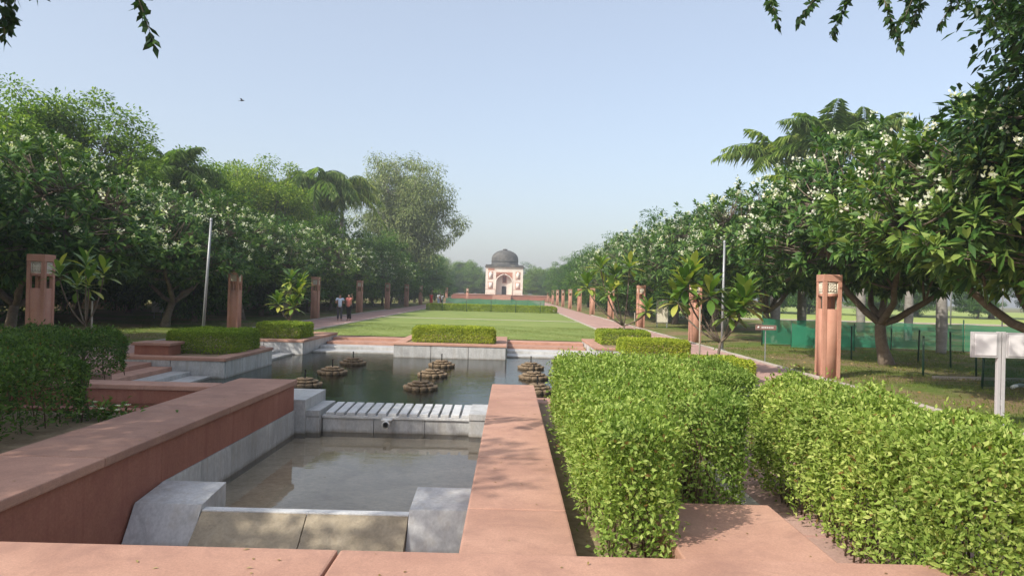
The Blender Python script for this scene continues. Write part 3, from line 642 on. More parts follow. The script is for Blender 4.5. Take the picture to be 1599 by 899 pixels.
def frangipani(seed, H=7.0, Rr=4.3, zb=2.3, th=1.35, r0=.2, ntip=1300, leafn=15, L=.35):
    rg = np.random.default_rng(seed); g, nodes = skeleton(rg, H, Rr, zb, th, r0, 5, 5)
    q, d, u = crown_pts(rg, ntip, H, Rr, zb, 3.4, .34, .10); twigs(g, nodes, q-d*.12, .013, 4)
    ax = d*.75+np.array((0, 0, .75))+unit(rg, ntip)*.35; ax /= np.linalg.norm(ax, axis=1)[:, None]
    A = np.repeat(ax, leafn, 0); P = np.repeat(q, leafn, 0); n_ = len(P)
    rnd_ = unit(rg, n_); side = np.cross(A, rnd_); side /= np.linalg.norm(side, axis=1)[:, None]
    tl = np.tile(np.linspace(.05, 1.0, leafn), ntip)[:, None]
    D = A*(1.1-1.25*tl)+side*(.45+.6*tl); P = P+A*(.10*(1-tl))+D*.03
    v, f = leaves(P, D, A+unit(rg, n_)*.15, L*rg.uniform(.75, 1.15, n_), L*.34*rg.uniform(.85, 1.15, n_), .13, .16, True)
    crown = tri_mesh('crown', v, f)
    outer = np.where((u > .72) & (q[:, 2] > zb+.25*(H-zb)))[0]; sel = rg.choice(outer, int(len(outer)*.42), replace=False)
    fp = []; fd = []
    for i in sel:
        m_ = rg.integers(7, 18); c = q[i]+ax[i]*.40; s_ = rg.normal(0, .06, (m_, 3)); fp.append(c+s_); fd.append(unit(rg, m_)+ax[i]*.9)
    fp = np.concatenate(fp); fd = np.concatenate(fd)
    v, f = leaves(fp, fd, unit(rg, len(fp)),   .085, .07, .1); fl = tri_mesh('flowers', v, f)
    return dict(trunk=(g.mesh('trunk', True), 'bark'), crown=(crown, 'leaf_frangi'), flowers=(fl, 'flower'))
def clumped(seed, H, Rr, zb, th, r0, ncl, per, L, Wf, mat, bark='bark', cl=.75, shell=2.2, flat=.45, lobes=.2, layer=.6, droop=.15, nmain=5, hang=0., spread=.62):
    rg = np.random.default_rng(seed); g, nodes = skeleton(rg, H, Rr, zb, th, r0, nmain, 4, spread)
    q, d, u = crown_pts(rg, ncl, H, Rr, zb, shell, flat, lobes); twigs(g, nodes, q, r0*.06, 3)
    cs = cl*rg.uniform(.6, 1.35, ncl)
    P = np.repeat(q, per, 0); s_ = unit(rg, len(P))*(rg.random(len(P))**.45)[:, None]*1.25*np.repeat(cs, per)[:, None]*np.array((.5, .5, .5*layer)); 
    if hang: s_[:, 2] -= rg.random(len(P))*1.6*hang
    P = P+s_; n_ = len(P)
    D = s_/ (np.linalg.norm(s_, axis=1)[:, None]+1e-6)*.8+unit(rg, n_)*.6+np.array((0, 0, -droop))
    v, f = leaves(P, D, unit(rg, n_)*.6+np.array((0, 0, 1.)), L*rg.uniform(.6, 1.3, n_), L*Wf*rg.uniform(.7, 1.2, n_), .12, .1)
    return dict(trunk=(g.mesh('trunk', True), bark), crown=(tri_mesh('crown', v, f), mat))
def palm(seed, H=9, nf=17, FL=3.0, r=.2, droopy=1.0):
    rg = np.random.default_rng(seed); g = Geo(); n_ = 26
    z = np.linspace(-.1, H, n_); b_ = 1+.35*np.exp(-((z-.25*H)/(.22*H))**2); g.tube(np.stack([.03*np.sin(z), .03*np.cos(z*.7), z], 1), r*b_*(1-.25*z/H)*(1+.03*(np.arange(n_) % 2)), 12)
    cs = Geo(); cs.tube([(0, 0, H-.02), (0, 0, H+.4), (0, 0, H+1.0), (0, 0, H+1.25)], [r*.8, r*.85, r*.55, r*.25], 10)
    fr = Geo(); V = []
    for k in range(nf):
        az = k*2.39996+rg.uniform(-.2, .2); el = rg.uniform(.15, 1.3) if k < nf*.8 else 1.3; L_ = FL*rg.uniform(.85, 1.1)
        o = np.array((math.cos(az), math.sin(az), 0)); s_ = np.linspace(0, 1, 12)
        hor = L_*(s_*math.cos(el)+.25*s_**2*math.sin(el)); ver = L_*(s_*math.sin(el)-droopy*(.35+.35*math.cos(el))*s_**2.1)
        p = np.array((0, 0, H+1.0))+o*hor[:, None]*np.array((1, 1, 0))+np.stack([0*s_, 0*s_, ver], 1)
        fr.tube(p, np.linspace(.035, .008, 12), 4)
        m_ = 48; ss = np.linspace(.12, 1, m_); pp = np.stack([np.interp(ss, s_, p[:, i]) for i in range(3)], 1)
        tg = np.gradient(pp, axis=0); tg /= np.linalg.norm(tg, axis=1)[:, None]; sd_ = np.cross(tg, (0, 0, 1.)); sd_ /= np.linalg.norm(sd_, axis=1)[:, None]+1e-6
        for sg in (-1, 1):
            D = sd_*sg*.8+tg*.55+np.array((0, 0, -.45*droopy))+unit(rg, m_)*.38
            V.append(leaves(pp, D, np.tile((0, 0, 1.), (m_, 1)), .85*np.sin(np.clip(ss, .05, .97)*math.pi)**.5*rg.uniform(.7, 1.15, m_)*FL/3.5, .05, .1, .35))
    for v, f in V: fr.add(v, f)
    return dict(trunk=(g.mesh('trunk', True), 'bark_grey'), crownshaft=(cs.mesh('crownshaft', True), 'leaf_palm'), fronds=(fr.mesh('fronds'), 'leaf_palm'))
def place(kit, name, label, cat, x, y, rot=0, sc=1, group=None, scz=None, z=0):
    t = thing(name, label, cat, (x, y, z), group); t.rotation_euler.z = rot; t.scale = (sc, sc, scz or sc)
    for nm, (me, mat) in kit.items():
        o = link(nm, me, mat, t); o.matrix_parent_inverse = Matrix()
        if nm in ('flowers', 'crown', 'fronds'): o['kind'] = 'stuff'
    return t
FR = [frangipani(11), frangipani(12), frangipani(13, ntip=1350)]
NE = [clumped(21, 12.5, 5.6, 3.5, 3.2, .3, 330, 230, .27, .48, 'leaf_neem', lobes=.12, cl=1.8, shell=4), clumped(22, 11.5, 5.0, 3, 2.8, .28, 300, 230, .27, .48, 'leaf_neem', lobes=.13, cl=1.8, shell=4)]
DK = [clumped(31, 7.6, 3.6, .7, 1.0, .16, 190, 170, .26, .40, 'leaf_dark', cl=1.5, layer=.42, flat=.35, lobes=.14), clumped(32, 8.2, 3.8, .9, 1.1, .17, 190, 170, .26, .40, 'leaf_dark', cl=1.5, layer=.42, flat=.3, lobes=.18)]
GR = [clumped(33, 8.0, 3.7, .8, 1.1, .16, 190, 170, .26, .38, 'leaf_mid', cl=1.5, layer=.42, flat=.33, lobes=.16)]
EU = clumped(41, 21, 6.2, 5.0, 5, .42, 340, 190, .38, .36, 'leaf_euc', 'bark_grey', cl=2.2, shell=2.2, flat=.5, lobes=.20, layer=.8, hang=.5, droop=.6)
PA = [palm(51, 9.3, 16, 3.9), palm(52, 7.3, 15, 3.4), palm(53, 9.0, 26, 5.0, droopy=1.6)]

# frangipani rows
yr = [14.3, 22.7, 32.6, 42.6, 52.5, 62.5, 72.5, 82.5]
for k, y in enumerate(yr):
    place(FR[k % 3], 'frangipani_tree', f'{ORD[k]} white flowering frangipani from the near end of the right row', 'tree', (11.6 if k else 11.2)+rng.uniform(-.3, .3), y, 1.3*k+.4, 1.0 if k else .94, 'frangipani trees lining the avenue', z=0)
yl = [12.6, 22.5, 32.8, 42.8, 52.8, 62.8, 72.8, 82.8, 93]
for k, y in enumerate(yl):
    place(FR[(k+1) % 3], 'frangipani_tree', f'{ORD[k]} white flowering frangipani from the near end of the left row', 'tree', -15.3+rng.uniform(-.3, .3), y, 2.1*k+1, .92, 'frangipani trees lining the avenue', .86)
# feathery trees farther along both rows
k = 0
for x, y, s_ in ((12.6, 47, .85), (12.2, 57, .95), (12.0, 67, 1.0), (12.2, 77, 1.0), (11.8, 90, 1.05), (11.6, 101, 1.0), (12, 113, 1.05), (11.6, 127, 1.05), (12, 143, 1.05), (11.5, 160, 1.1)):
    place((DK+GR)[k % 3], 'feathery_tree', f'{ORD[k]} dense feathery green tree from the near end of the right avenue side', 'tree', x, y, k*1.7, s_, 'feathery trees along the avenue'); k += 1
k = 0
for x, y, s_ in ((-16, 37.6, .85), (-16, 47.8, .85), (-15.8, 58, .9), (-15.6, 68, .95), (-15.5, 78, 1.0), (-15.2, 88, 1.05), (-15, 101, 1.05), (-14.5, 112, 1.05), (-14.8, 126, 1.05), (-14.5, 142, 1.1)):
    place((DK+GR)[k % 3], 'feathery_tree', f'{ORD[k]} dense feathery green tree from the near end of the left avenue side', 'tree', x, y, k*2.3+.5, s_, 'feathery trees along the avenue'); k += 1
# dark understorey trees behind the left row
for k in range(12):
    place(DK[k % 2], 'understorey_tree', f'{ORD[k]} dark shaded tree from the near end of the thicket behind the left row', 'tree', -23.5+rng.uniform(-1.5, 1.5), 21+6.5*k, k*1.9, .95+.1*(k % 3), 'dark thicket behind the left row')
for k in range(12):
    place(DK[(k+1) % 2], 'understorey_tree', f'{ORD[k]} tree from the near end of the deeper thicket far behind the left row', 'tree', -31+rng.uniform(-1.5, 1.5), 22+6.8*k, k*1.3, 1.0+.1*(k % 3), 'dark thicket behind the left row')
for k, (x, y, s_, i, d_) in enumerate(((-23.5, 37, .86, 0, 'tall light green spreading tree highest behind the left row'), (-21.5, 48, .87, 1, 'tall light green tree right of the highest one at left'),
        (-21.5, 60, .92, 0, 'tall green tree left of the drooping palms'), (-22, 76, 1.0, 1, 'tall tree rising behind the pair of drooping left palms'), (-27.5, 30, .80, 1, 'tall darker tree at the left edge of the picture'))):
    place(NE[i], 'spreading_tree', d_, 'tree', x, y, 1.1*k, s_, 'tall trees behind the left row')
place(EU, 'eucalyptus_tree', 'very tall airy grey green tree above the left avenue near the tomb', 'tree', -14.6, 100, .6, .95)
for k, (x, y, i, s_, d_) in enumerate(((-17.9, 67, 2, 1.08, 'tall feather palm with drooping fronds, left of the pair'), (-16.6, 72, 2, 1.1, 'tall feather palm with drooping fronds beside the airy tall tree'), (-20.8, 45, 0, .84, 'feather palm poking up between the tall left trees'),
        (19.3, 45, 0, 1.11, 'tallest feather palm rising behind the right frangipani row'), (17.6, 49, 1, 1.34, 'lower feather palm left of the tallest right palm'), (22.3, 47, 0, 1.13, 'feather palm right of the tallest right palm'),
        (16.7, 28.6, 1, .8, 'grey trunked palm standing by the green net at right'), (13.6, 34.5, 1, .82, 'grey trunked palm behind the second frangipani at right'), (20.5, 38, 1, .85, 'grey trunked palm behind the green net beyond the big frangipani'))):
    place(PA[i], 'palm_tree', d_, 'palm', x, y, k*.8, s_, 'feather palms')
# distant trees behind the tomb and beyond the right field
k = 0
for x, y, s_ in ((-22, 205, .9), (-13.5, 222, .95), (-30, 225, 1.0), (-4, 250, .8), (8.5, 228, .75), (14, 222, .85), (20, 200, .95), (14.5, 180, .8), (27, 225, 1.0), (-20, 165, .9)):
    place(NE[k % 2], 'distant_tree', f'hazy green tree behind the tomb, {ORD[k]} of the far grove', 'tree', x, y, k*1.2, s_, 'far grove round the tomb'); k += 1
for k, (x, y, s_) in enumerate(((-26, 218, 1.35), (-18, 212, 1.2), (-11.5, 210, 1.15), (-7, 232, 1.3), (3, 236, 1.3), (7.5, 212, 1.15), (12, 208, 1.2), (18, 214, 1.3), (24, 190, 1.25), (-25, 185, 1.25))):
    place((DK+GR)[k % 3], 'distant_tree', f'low bushy tree closing the view round the tomb, {ORD[k]} of the lower ring', 'tree', x, y, k*1.6, s_, 'far grove round the tomb')
for k in range(13):
    place((NE+DK)[k % 4], 'distant_tree', f'{ORD[k]} tree from the left in the belt beyond the bright field', 'tree', 27+8.5*k+rng.uniform(-2, 2), 112+rng.uniform(-8, 8)-k*2.2, k*1.4, 1.0+.12*(k % 3), 'tree belt beyond the field')

for k in range(12):
    place((DK+GR)[k % 3], 'bush_tree', f'{ORD[k]} low bushy tree from the left under the belt beyond the field', 'tree', 31+8.2*k+rng.uniform(-2, 2), 106+rng.uniform(-4, 4)-k*2.2, k*1.1, .8+.15*(k % 2), 'tree belt beyond the field')
# near trees that frame the view
def framing(name, label, x, y, H, Rr, zb, seed, ncl, per, hangs, mat, branch=None, r0=.3, lean=None):
    kit = clumped(seed, H, Rr, zb, max(zb-.8, 1.2), r0, ncl, per, .19, .52, mat, cl=1.15, shell=1.8, flat=.4, lobes=.18, layer=.9, droop=.2, hang=.0)
    t = place(kit, name, label, 'tree', x, y)
    g = Geo(); L_ = []; rg = np.random.default_rng(seed+5)
    for a, e, tw_ in hangs:                         # long twigs with hanging leaf sprays, world coordinates
        a = np.array(a, float)-(x, y, 0); e = np.array(e, float)-(x, y, 0); p = bez(a, (a+e)/2+np.array((0, 0, .35)), e, 9); p[1:-1] += rg.normal(0, .04, (7, 3)); g.tube(p, np.linspace(.05, .008, 9), 5)
        for s_, ln in tw_:
            i = s_*8; b_ = np.array([np.interp(i, range(9), p[:, c]) for c in range(3)]); q = b_+np.stack([np.linspace(0, rg.uniform(-.4, .4), 6), np.linspace(0, rg.uniform(-.3, .3), 6), -np.linspace(0, 1, 6)**1.1*ln], 1)
            g.tube(q, np.linspace(.006, .003, 6), 3); m_ = int(14+ln*80); ss = rg.uniform(.1, 1, m_); pp = np.stack([np.interp(ss*5, range(6), q[:, c]) for c in range(3)], 1)
            L_.append(leaves(pp, unit(rg, m_)*.8+np.array((0, 0, -.7)), unit(rg, m_), .105*rg.uniform(.7, 1.2, m_), .05, .1, .1))
    if hangs:
        o = link('hanging_branch', g.mesh('hanging_branch'), 'bark', t); o.matrix_parent_inverse = Matrix()
        h = Geo(); [h.add(v, f) for v, f in L_]; o2 = link('hanging_leaves', h.mesh('hanging_leaves'), mat, t, 'stuff'); o2.matrix_parent_inverse = Matrix()
    return t
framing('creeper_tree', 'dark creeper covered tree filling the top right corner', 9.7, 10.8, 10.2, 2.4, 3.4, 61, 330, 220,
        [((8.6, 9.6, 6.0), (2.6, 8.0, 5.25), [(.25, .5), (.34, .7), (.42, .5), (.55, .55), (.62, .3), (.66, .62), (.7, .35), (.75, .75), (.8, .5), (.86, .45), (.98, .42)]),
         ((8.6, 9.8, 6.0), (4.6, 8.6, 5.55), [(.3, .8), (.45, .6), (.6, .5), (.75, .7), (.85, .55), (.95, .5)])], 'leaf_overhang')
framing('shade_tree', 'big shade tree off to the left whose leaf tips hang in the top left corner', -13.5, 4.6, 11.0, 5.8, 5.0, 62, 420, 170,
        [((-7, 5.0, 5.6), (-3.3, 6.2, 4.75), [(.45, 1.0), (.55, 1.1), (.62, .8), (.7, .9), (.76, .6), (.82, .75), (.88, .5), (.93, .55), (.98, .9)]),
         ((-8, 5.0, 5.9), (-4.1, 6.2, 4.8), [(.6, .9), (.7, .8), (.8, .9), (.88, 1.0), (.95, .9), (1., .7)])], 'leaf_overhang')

place(NE[0], 'spreading_tree', 'tall tree beyond the left edge that shades the near left planter', 'tree', -18.8, 11.5, .3, .95, 'tall trees behind the left row')
# young frangipani saplings: every leaf its own piece
def sap_leaf():
    g = Geo(); n_ = 7; v = []
    for i in range(n_):
        u = i/(n_-1); x = u; z = .10*math.sin(u*2.2)-.14*u*u; w_ = .13*math.sin(math.pi*min(1, u*.93+.05))**.8*(.35+.75*u) if i < n_-1 else .004
        v += [(x, -w_, z+w_*.28), (x, 0, z), (x, w_, z+w_*.28)]
    f = []
    for i in range(n_-1):
        p = i*3; f += [(p, p+3, p+4), (p, p+4, p+1), (p+1, p+4, p+5), (p+1, p+5, p+2)]
    g.add(v, f); return g.mesh('leaf', True)
SL = sap_leaf()
def sapling(label, base, tips, r0, Ls, seed, nleaf=20, stake=None, mat='leaf_sapling'):
    rg = np.random.default_rng(seed); b_ = np.array(base, float); t = thing('frangipani_sapling', label, 'sapling', base, 'young frangipani saplings')
    g = Geo(); fork = np.array((0, 0, min(q[2] for q in tips)*.55)) - np.array((0, 0, base[2]*.3)) + np.append(rg.normal(0, .05, 2), 0)
    g.tube(bez(np.array((0, 0, -.04)), fork*.5+np.append(rg.normal(0, .05, 2), 0), fork, 5), np.linspace(r0, r0*.75, 5), 7)
    for q in tips:
        e = np.array(q, float)-b_; m_ = fork+(e-fork)*np.array((.75, .75, .35)); p = bez(fork-np.array((0, 0, .02)), m_, e, 6); g.tube(p, np.linspace(r0*.65, r0*.45, 6), 6)
        ax = (p[-1]-p[-2]); ax = ax/np.linalg.norm(ax)*.5+np.array((0, 0, .8))
        for k in range(nleaf):
            s_ = (k+.5)/nleaf; az = k*2.39996+rg.uniform(-.3, .3); el = 1.25-1.75*s_+rg.uniform(-.15, .15)
            d = Vector((math.cos(az)*math.cos(el)+ax[0]*.25, math.sin(az)*math.cos(el)+ax[1]*.25, math.sin(el)))
            o = link('leaf', SL, mat, t); o.matrix_parent_inverse = Matrix()
            x_ = d.normalized(); y_ = Vector((0, 0, 1)).cross(x_).normalized(); z_ = x_.cross(y_); L_ = Ls*rg.uniform(.75, 1.15)
            m3 = Matrix((x_, y_, z_)).transposed().to_4x4(); pos = Vector(e)+Vector(ax)*(.10-.16*s_)
            o.matrix_basis = Matrix.Translation(pos) @ m3 @ Matrix.Diagonal((L_, L_*1.45, L_, 1))
    o = link('stem', g.mesh('stem', True), 'bark', t); o.matrix_parent_inverse = Matrix()
    if stake:
        g = Geo(); g.tube([(stake[0]-base[0], stake[1]-base[1], -.05), (stake[0]-base[0]-.02, stake[1]-base[1], stake[2])], [.022, .02], 7); o = link('stake', g.mesh('stake'), 'stake', t); o.matrix_parent_inverse = Matrix()
sapling('young frangipani with a stake before the near left pillar', (-9.3, 16.2, 0), [(-9.75, 16.0, 2.0), (-9.35, 16.3, 2.2), (-8.85, 16.1, 2.05), (-9.6, 16.4, 1.75), (-9.05, 15.9, 1.8)], .03, .42, 1, 15, (-9.12, 16.2, 1.5))
sapling('bushy young frangipani behind the far left clipped hedge', (-8.4, 28.2, .08), [(-8.75, 28, 1.25), (-8.35, 28.2, 2.15), (-8.05, 28.1, 1.6), (-8.5, 28.3, 1.75), (-8.2, 28.0, 1.15), (-8.0, 28.3, 1.95)], .04, .52, 2, 24)
sapling('young frangipani with two leafy heads by the right path', (5.2, 18.7, 0), [(4.4, 18.6, 2.15), (5.85, 18.5, 1.75), (4.65, 18.9, 2.4), (5.0, 18.5, 1.95), (4.25, 18.8, 1.8), (5.95, 18.8, 2.0), (5.55, 18.6, 1.5)], .045, .62, 3, 30, (4.75, 18.4, 1.7))
sapling('leaning young frangipani with spread heads beyond the right clipped hedges', (4.35, 28.0, .08), [(2.9, 27.9, 2.2), (3.4, 28.0, 2.9), (4.5, 28.1, 2.95), (4.0, 28.2, 2.6), (5.2, 28.0, 1.35), (3.8, 27.8, 2.0)], .05, .62, 4, 26, (4.75, 28.0, 1.2))

# ------------------------------------------------------------------ posts, nets, poles, signs
def pole(label, x, y, h, r, mat='iron_grey', lean=(0, 0), name='lamp_pole', arm=True):
    t = thing(name, label, 'pole', (x, y, 0)); g = Geo(); g.tube([(0, 0, 0), (lean[0]*.5, lean[1]*.5, h*.5), (lean[0], lean[1], h)], [r, r*.9, r*.7], 10)
    o = link('post', g.mesh('post', True), mat, t); o.matrix_parent_inverse = Matrix()
    g = Geo(); g.lathe([(0.001, .035), (r*1.6, .03), (r*2.4, .01), (r*2.4, -.02)], 12); o = link('base_flange', g.mesh('base_flange'), mat, t); o.matrix_parent_inverse = Matrix()
    if arm: g = Geo(); g.lathe([(r*.9, -.02), (r*.9, .05), (r*.5, .08), (.001, .085)], 10); o = link('end_cap', g.mesh('end_cap'), mat, t); o.location = (lean[0], lean[1], h); o.matrix_parent_inverse = Matrix()
pole('leaning grey metal pole among the left frangipani trees', -12.2, 29.5, 4.5, .06, lean=(.2, 0))
pole('upright grey metal pole behind the two headed sapling at right', 7.95, 27.6, 4.0, .055)
for k, (x, y, h) in enumerate(((21.5, 40, 4.5), (37, 62, 7.5), (44, 66, 8))):
    pole(f'thin pale pole beyond the net at right, {ORD[k]} from the left', x, y, h, .06)
def post_fence(label, pts, h, net=None, name='net_fence', nmat='net_green', sag=.06, seed=0):
    rg = np.random.default_rng(seed); t = thing(name, label, 'fence', (pts[0][0], pts[0][1], 0), 'green net fences')
    for x, y in pts:
        g = Geo(); g.tube([(x, y, -.05), (x+rg.normal(0, .02), y, h*rg.uniform(.96, 1.08))], [.028, .026], 7); link('post', g.mesh('post'), 'iron_green', t)
    if net:
        for (xa, ya), (xb, yb) in zip(pts[:-1], pts[1:]):
            n_ = 12; v = []; ph = rg.uniform(0, 6, 3)
            for i in range(n_+1):
                s_ = i/n_; x = xa+(xb-xa)*s_; y = ya+(yb-ya)*s_-.035; dip = sag*math.sin(math.pi*s_)
                for j in range(5):
                    q = j/4; v.append((x+.02*math.sin(9*s_+ph[0]), y+.05*math.sin(6*s_+3*q+ph[1])*math.sin(math.pi*s_), net[0]+(net[1]-net[0]-dip)*q))
            f = [(i*5+j, (i+1)*5+j, (i+1)*5+j+1, i*5+j+1) for i in range(n_) for j in range(4)]
            link('net', tri_mesh('net', v, f, True), nmat, t)
post_fence('green shade net fence running behind the right frangipani trees', [(10.6, 31), (13, 30.8), (15.6, 30.2), (18.2, 29.6), (20.8, 29.2), (23.5, 29)], 1.3, (.06, 1.14), seed=1)
post_fence('low bundled green net beside the second right frangipani trunk', [(11.3, 29.6), (13.4, 28.7)], 1.1, (.03, 1.0), sag=.2, seed=2)
post_fence('dark green net panel behind the twin white sign board', [(10.9, 17.0), (12.4, 17.3), (14.2, 17.5)], 1.05, (.05, .95), nmat='net_dark', seed=3)
post_fence('line of bare dark green posts before the big frangipani', [(11.4, 24.6), (13.4, 24.2), (13.4, 22.4), (11.0, 19.6), (12.6, 19.9)], 1.08, seed=4, name='post_fence')
post_fence('turquoise net fence across the avenue before the tomb terrace', [(-8.6+2.2*k, 99) for k in range(7)], 1.1, (.03, 1.02), seed=5)
post_fence('thin green posts with wire before the far lawn hedge', [(-6.5+2.35*k, 71) for k in range(5)], 1.05, seed=6, name='post_fence')
tk2 = box('bed_edging', 10.9, 15, 18.9, 19.02, 0, .07, 'kerb'); tag(tk2, 'low stone edging on the ground below the green posts', 'edging')
# twin sign board
ts = thing('sign_board', 'twin white panel sign board on a grey double post at right', 'sign', (7.72, 11.6, 0))
for x in (7.685, 7.755): box('post', x-.028, x+.028, 11.57, 11.63, -.05, 1.51, 'frame_grey', ts, .006)
box('brace', 7.711, 7.729, 11.58, 11.62, .35, .45, 'frame_grey', ts, .003)
for a, c in ((7.26, 7.654), (7.786, 8.19)):
    o = box('panel', a, c, 11.56, 11.64, 1.10, 1.50, 'frame_grey', ts, .006); box('panel_face', a+.03, c-.03, 11.548, 11.561, 1.135, 1.465, 'panel_white', o, .003)
ts = thing('small_sign', 'small red brown name plate on a thin post in the right grass', 'sign', (7.9, 22.8, 0))
box('post', 7.885, 7.915, 22.79, 22.81, -.05, 1.0, 'iron_grey', ts, .003); pl_ = box('plate', 7.58, 8.22, 22.76, 22.785, .98, 1.13, 'print_red', ts, .004)
for k in range(7): box('letter', 7.76+k*.055, 7.795+k*.055, 22.755, 22.7595, 1.03, 1.08, 'print_text', pl_, 0)
g = Geo(); g.tube([(7.67, 22.759, 1.055), (7.67, 22.755, 1.055)], [.035, .035], 12); link('emblem', g.mesh('emblem'), 'print_text', pl_)
ts = thing('info_board', 'pale upright information board between the right pillars', 'board', (9.5, 46, 0))
o = box('panel', 9.1, 9.85, 45.97, 46.03, .3, 1.75, 'frame_grey', ts, .006); box('panel_face', 9.14, 9.81, 45.95, 45.971, .34, 1.71, 'lattice', o, .003); box('post', 9.14, 9.2, 45.98, 46.02, -.05, .3, 'iron_grey', ts, 0); box('post', 9.75, 9.81, 45.98, 46.02, -.05, .3, 'iron_grey', ts, 0)
ts = thing('litter_bin', 'small white litter bin on a stand under the left trees', 'bin', (-19.2, 40.4, 0))
box('body', -19.45, -18.95, 40.2, 40.6, .35, .95, 'panel_white', ts, .03); box('lid', -19.5, -18.9, 40.15, 40.65, .95, 1.02, 'panel_grey', ts, .02); box('leg', -19.42, -19.36, 40.38, 40.42, -.02, .35, 'iron_grey', ts, 0); box('leg', -19.04, -18.98, 40.38, 40.42, -.02, .35, 'iron_grey', ts, 0)
ts = thing('info_board', 'pale board under the trees behind the third left pillar', 'board', (-14.4, 48, 0))
o = box('panel', -14.75, -14.1, 47.97, 48.03, .5, 1.75, 'frame_grey', ts, .006); box('panel_face', -14.71, -14.14, 47.95, 47.971, .54, 1.71, 'lattice', o, .003); box('post', -14.7, -14.64, 47.98, 48.02, -.05, .5, 'iron_grey', ts, 0); box('post', -14.2, -14.14, 47.98, 48.02, -.05, .5, 'iron_grey', ts, 0)
g = Geo(); sx = np.linspace(0, 1, 14); g.tube(np.stack([11.6+1.6*sx, 17.0+.25*np.sin(sx*5), .05+.03*np.sin(sx*9)], 1), .045, 8); tag(link('pipe', g.mesh('pipe', True), 'pipe_white'), 'white plastic pipe lying on bare earth by the dark net', 'pipe')
tag(box('boundary_wall', -60, -26.5, 52, 52.5, 0, 1.9, 'soil', bev=.02), 'dim boundary wall glimpsed beneath the left trees', 'wall')

# white gardenia like plant on the left wall
rg = np.random.default_rng(77); t = thing('flowering_plant', 'small dark leaved plant with white blooms at foot of left hedge', 'plant', (-5.15, 9.5, .16))
n_ = 300; P = np.array((-5.15, 9.5, .24))+rg.normal(size=(n_, 3))*np.array((.26, .16, .07)); P[:, 2] = np.clip(P[:, 2], .17, .5)
v, f = leaves(P, unit(rg, n_)+np.array((0, 0, .3)), unit(rg, n_)*.5+np.array((0, 0, 1)), .10, .045, .15, .1, True); link('foliage', tri_mesh('foliage', v, f), 'leaf_hedge_dark', t, 'stuff')
for k in range(7):
    m_ = 9; c = np.array((-5.15, 9.45, .30))+rg.normal(size=3)*np.array((.24, .08, .04)); an = np.arange(m_)*2.4
    v, f = leaves(np.tile(c, (m_, 1)), np.stack([np.cos(an), np.sin(an), np.full(m_, .5)], 1), np.tile((0, 0, 1.), (m_, 1)), .05, .035, .1); link('bloom', tri_mesh('bloom', v, f), 'flower', t)

# ------------------------------------------------------------------ people
def skin(name, pts, edges, rad, mat, parent, sub=1):
    bm = bmesh.new(); sl = bm.verts.layers.skin.verify(); vs = [bm.verts.new(p) for p in pts]
    for a, b_ in edges: bm.edges.new((vs[a], vs[b_]))
    for i, (v_, r) in enumerate(zip(vs, rad)): v_[sl].radius = (r, r); v_[sl].use_root = i == 0
    me = bpy.data.meshes.new(name); bm.to_mesh(me); bm.free()
    o = link(name, me, mat, parent); o.matrix_parent_inverse = Matrix(); o.modifiers.new('skin', 'SKIN').use_smooth_shade = True; sm = o.modifiers.new('sub', 'SUBSURF'); sm.levels = sm.render_levels = sub
    return o
def person(label, x, y, rot, h, top, legs, hair_long=False, arm='down', dress=False):
    t = thing('person', label, 'person', (x, y, .02), 'visitors on the left path'); t.rotation_euler.z = rot; s_ = h/1.65; t.scale = (s_,)*3
    ra = {'down': [(.23, .01, 1.10), (.24, .06, .86)], 'up': [(.30, -.05, 1.30), (.25, -.10, 1.66)], 'bent': [(.25, .0, 1.10), (.18, -.22, 1.12)]}
    rp, lp = ra[arm], [(-a, b_, c) for a, b_, c in ra['down' if arm == 'up' else arm]]
    pts = [(0, 0, .92), (0, .01, 1.12), (0, .01, 1.33), (0, .0, 1.43), (0, -.015, 1.52), (0, -.02, 1.60), (.17, .01, 1.36), *rp, (-.17, .01, 1.36), *lp,
           (.09, 0, .86), (.10, -.02, .48), (.10, .02, .08), (.11, -.12, .035), (-.09, 0, .86), (-.10, .03, .48), (-.10, .06, .08), (-.11, -.08, .035)]
    ed = [(0, 1), (1, 2), (2, 3), (3, 4), (4, 5), (2, 6), (6, 7), (7, 8), (2, 9), (9, 10), (10, 11), (0, 12), (12, 13), (13, 14), (14, 15), (0, 16), (16, 17), (17, 18), (18, 19)]
    rad = [.13, .12, .13, .05, .075, .07, .06, .045, .035, .06, .045, .035, .085, .06, .045, .035, .085, .06, .045, .035]
    skin('body', pts, ed, rad, 'skin', t)
    tp_ = [(0, 0, .80), (0, .01, 1.05), (0, .01, 1.22), (0, .01, 1.37), (.18, .01, 1.365), ((.18+rp[0][0])/2+.02, rp[0][1], (1.365+rp[0][2])/2), (-.18, .01, 1.365), (-(.18+abs(lp[0][0]))/2-.02, lp[0][1], (1.365+lp[0][2])/2)]
    skin('shirt', tp_, [(0, 1), (1, 2), (2, 3), (3, 4), (4, 5), (3, 6), (6, 7)], [.175 if not dress else .21, .15, .155, .12, .075, .065, .075, .065], top, t)
    skin('trousers', [(0, 0, .93), (.09, 0, .84), (.10, -.02, .48), (.10, .02, .10), (-.09, 0, .84), (-.10, .03, .48), (-.10, .06, .10)], [(0, 1), (1, 2), (2, 3), (0, 4), (4, 5), (5, 6)], [.15, .10, .08, .065, .10, .08, .065], legs, t)
    skin('hair', [(0, .02, 1.60), (0, .045, 1.52), (0, .07, 1.40 if hair_long else 1.47)]+([(0, .09, 1.22)] if hair_long else []), [(0, 1), (1, 2)]+([(2, 3)] if hair_long else []), [.082, .075, .06]+([.045] if hair_long else []), 'hair', t)
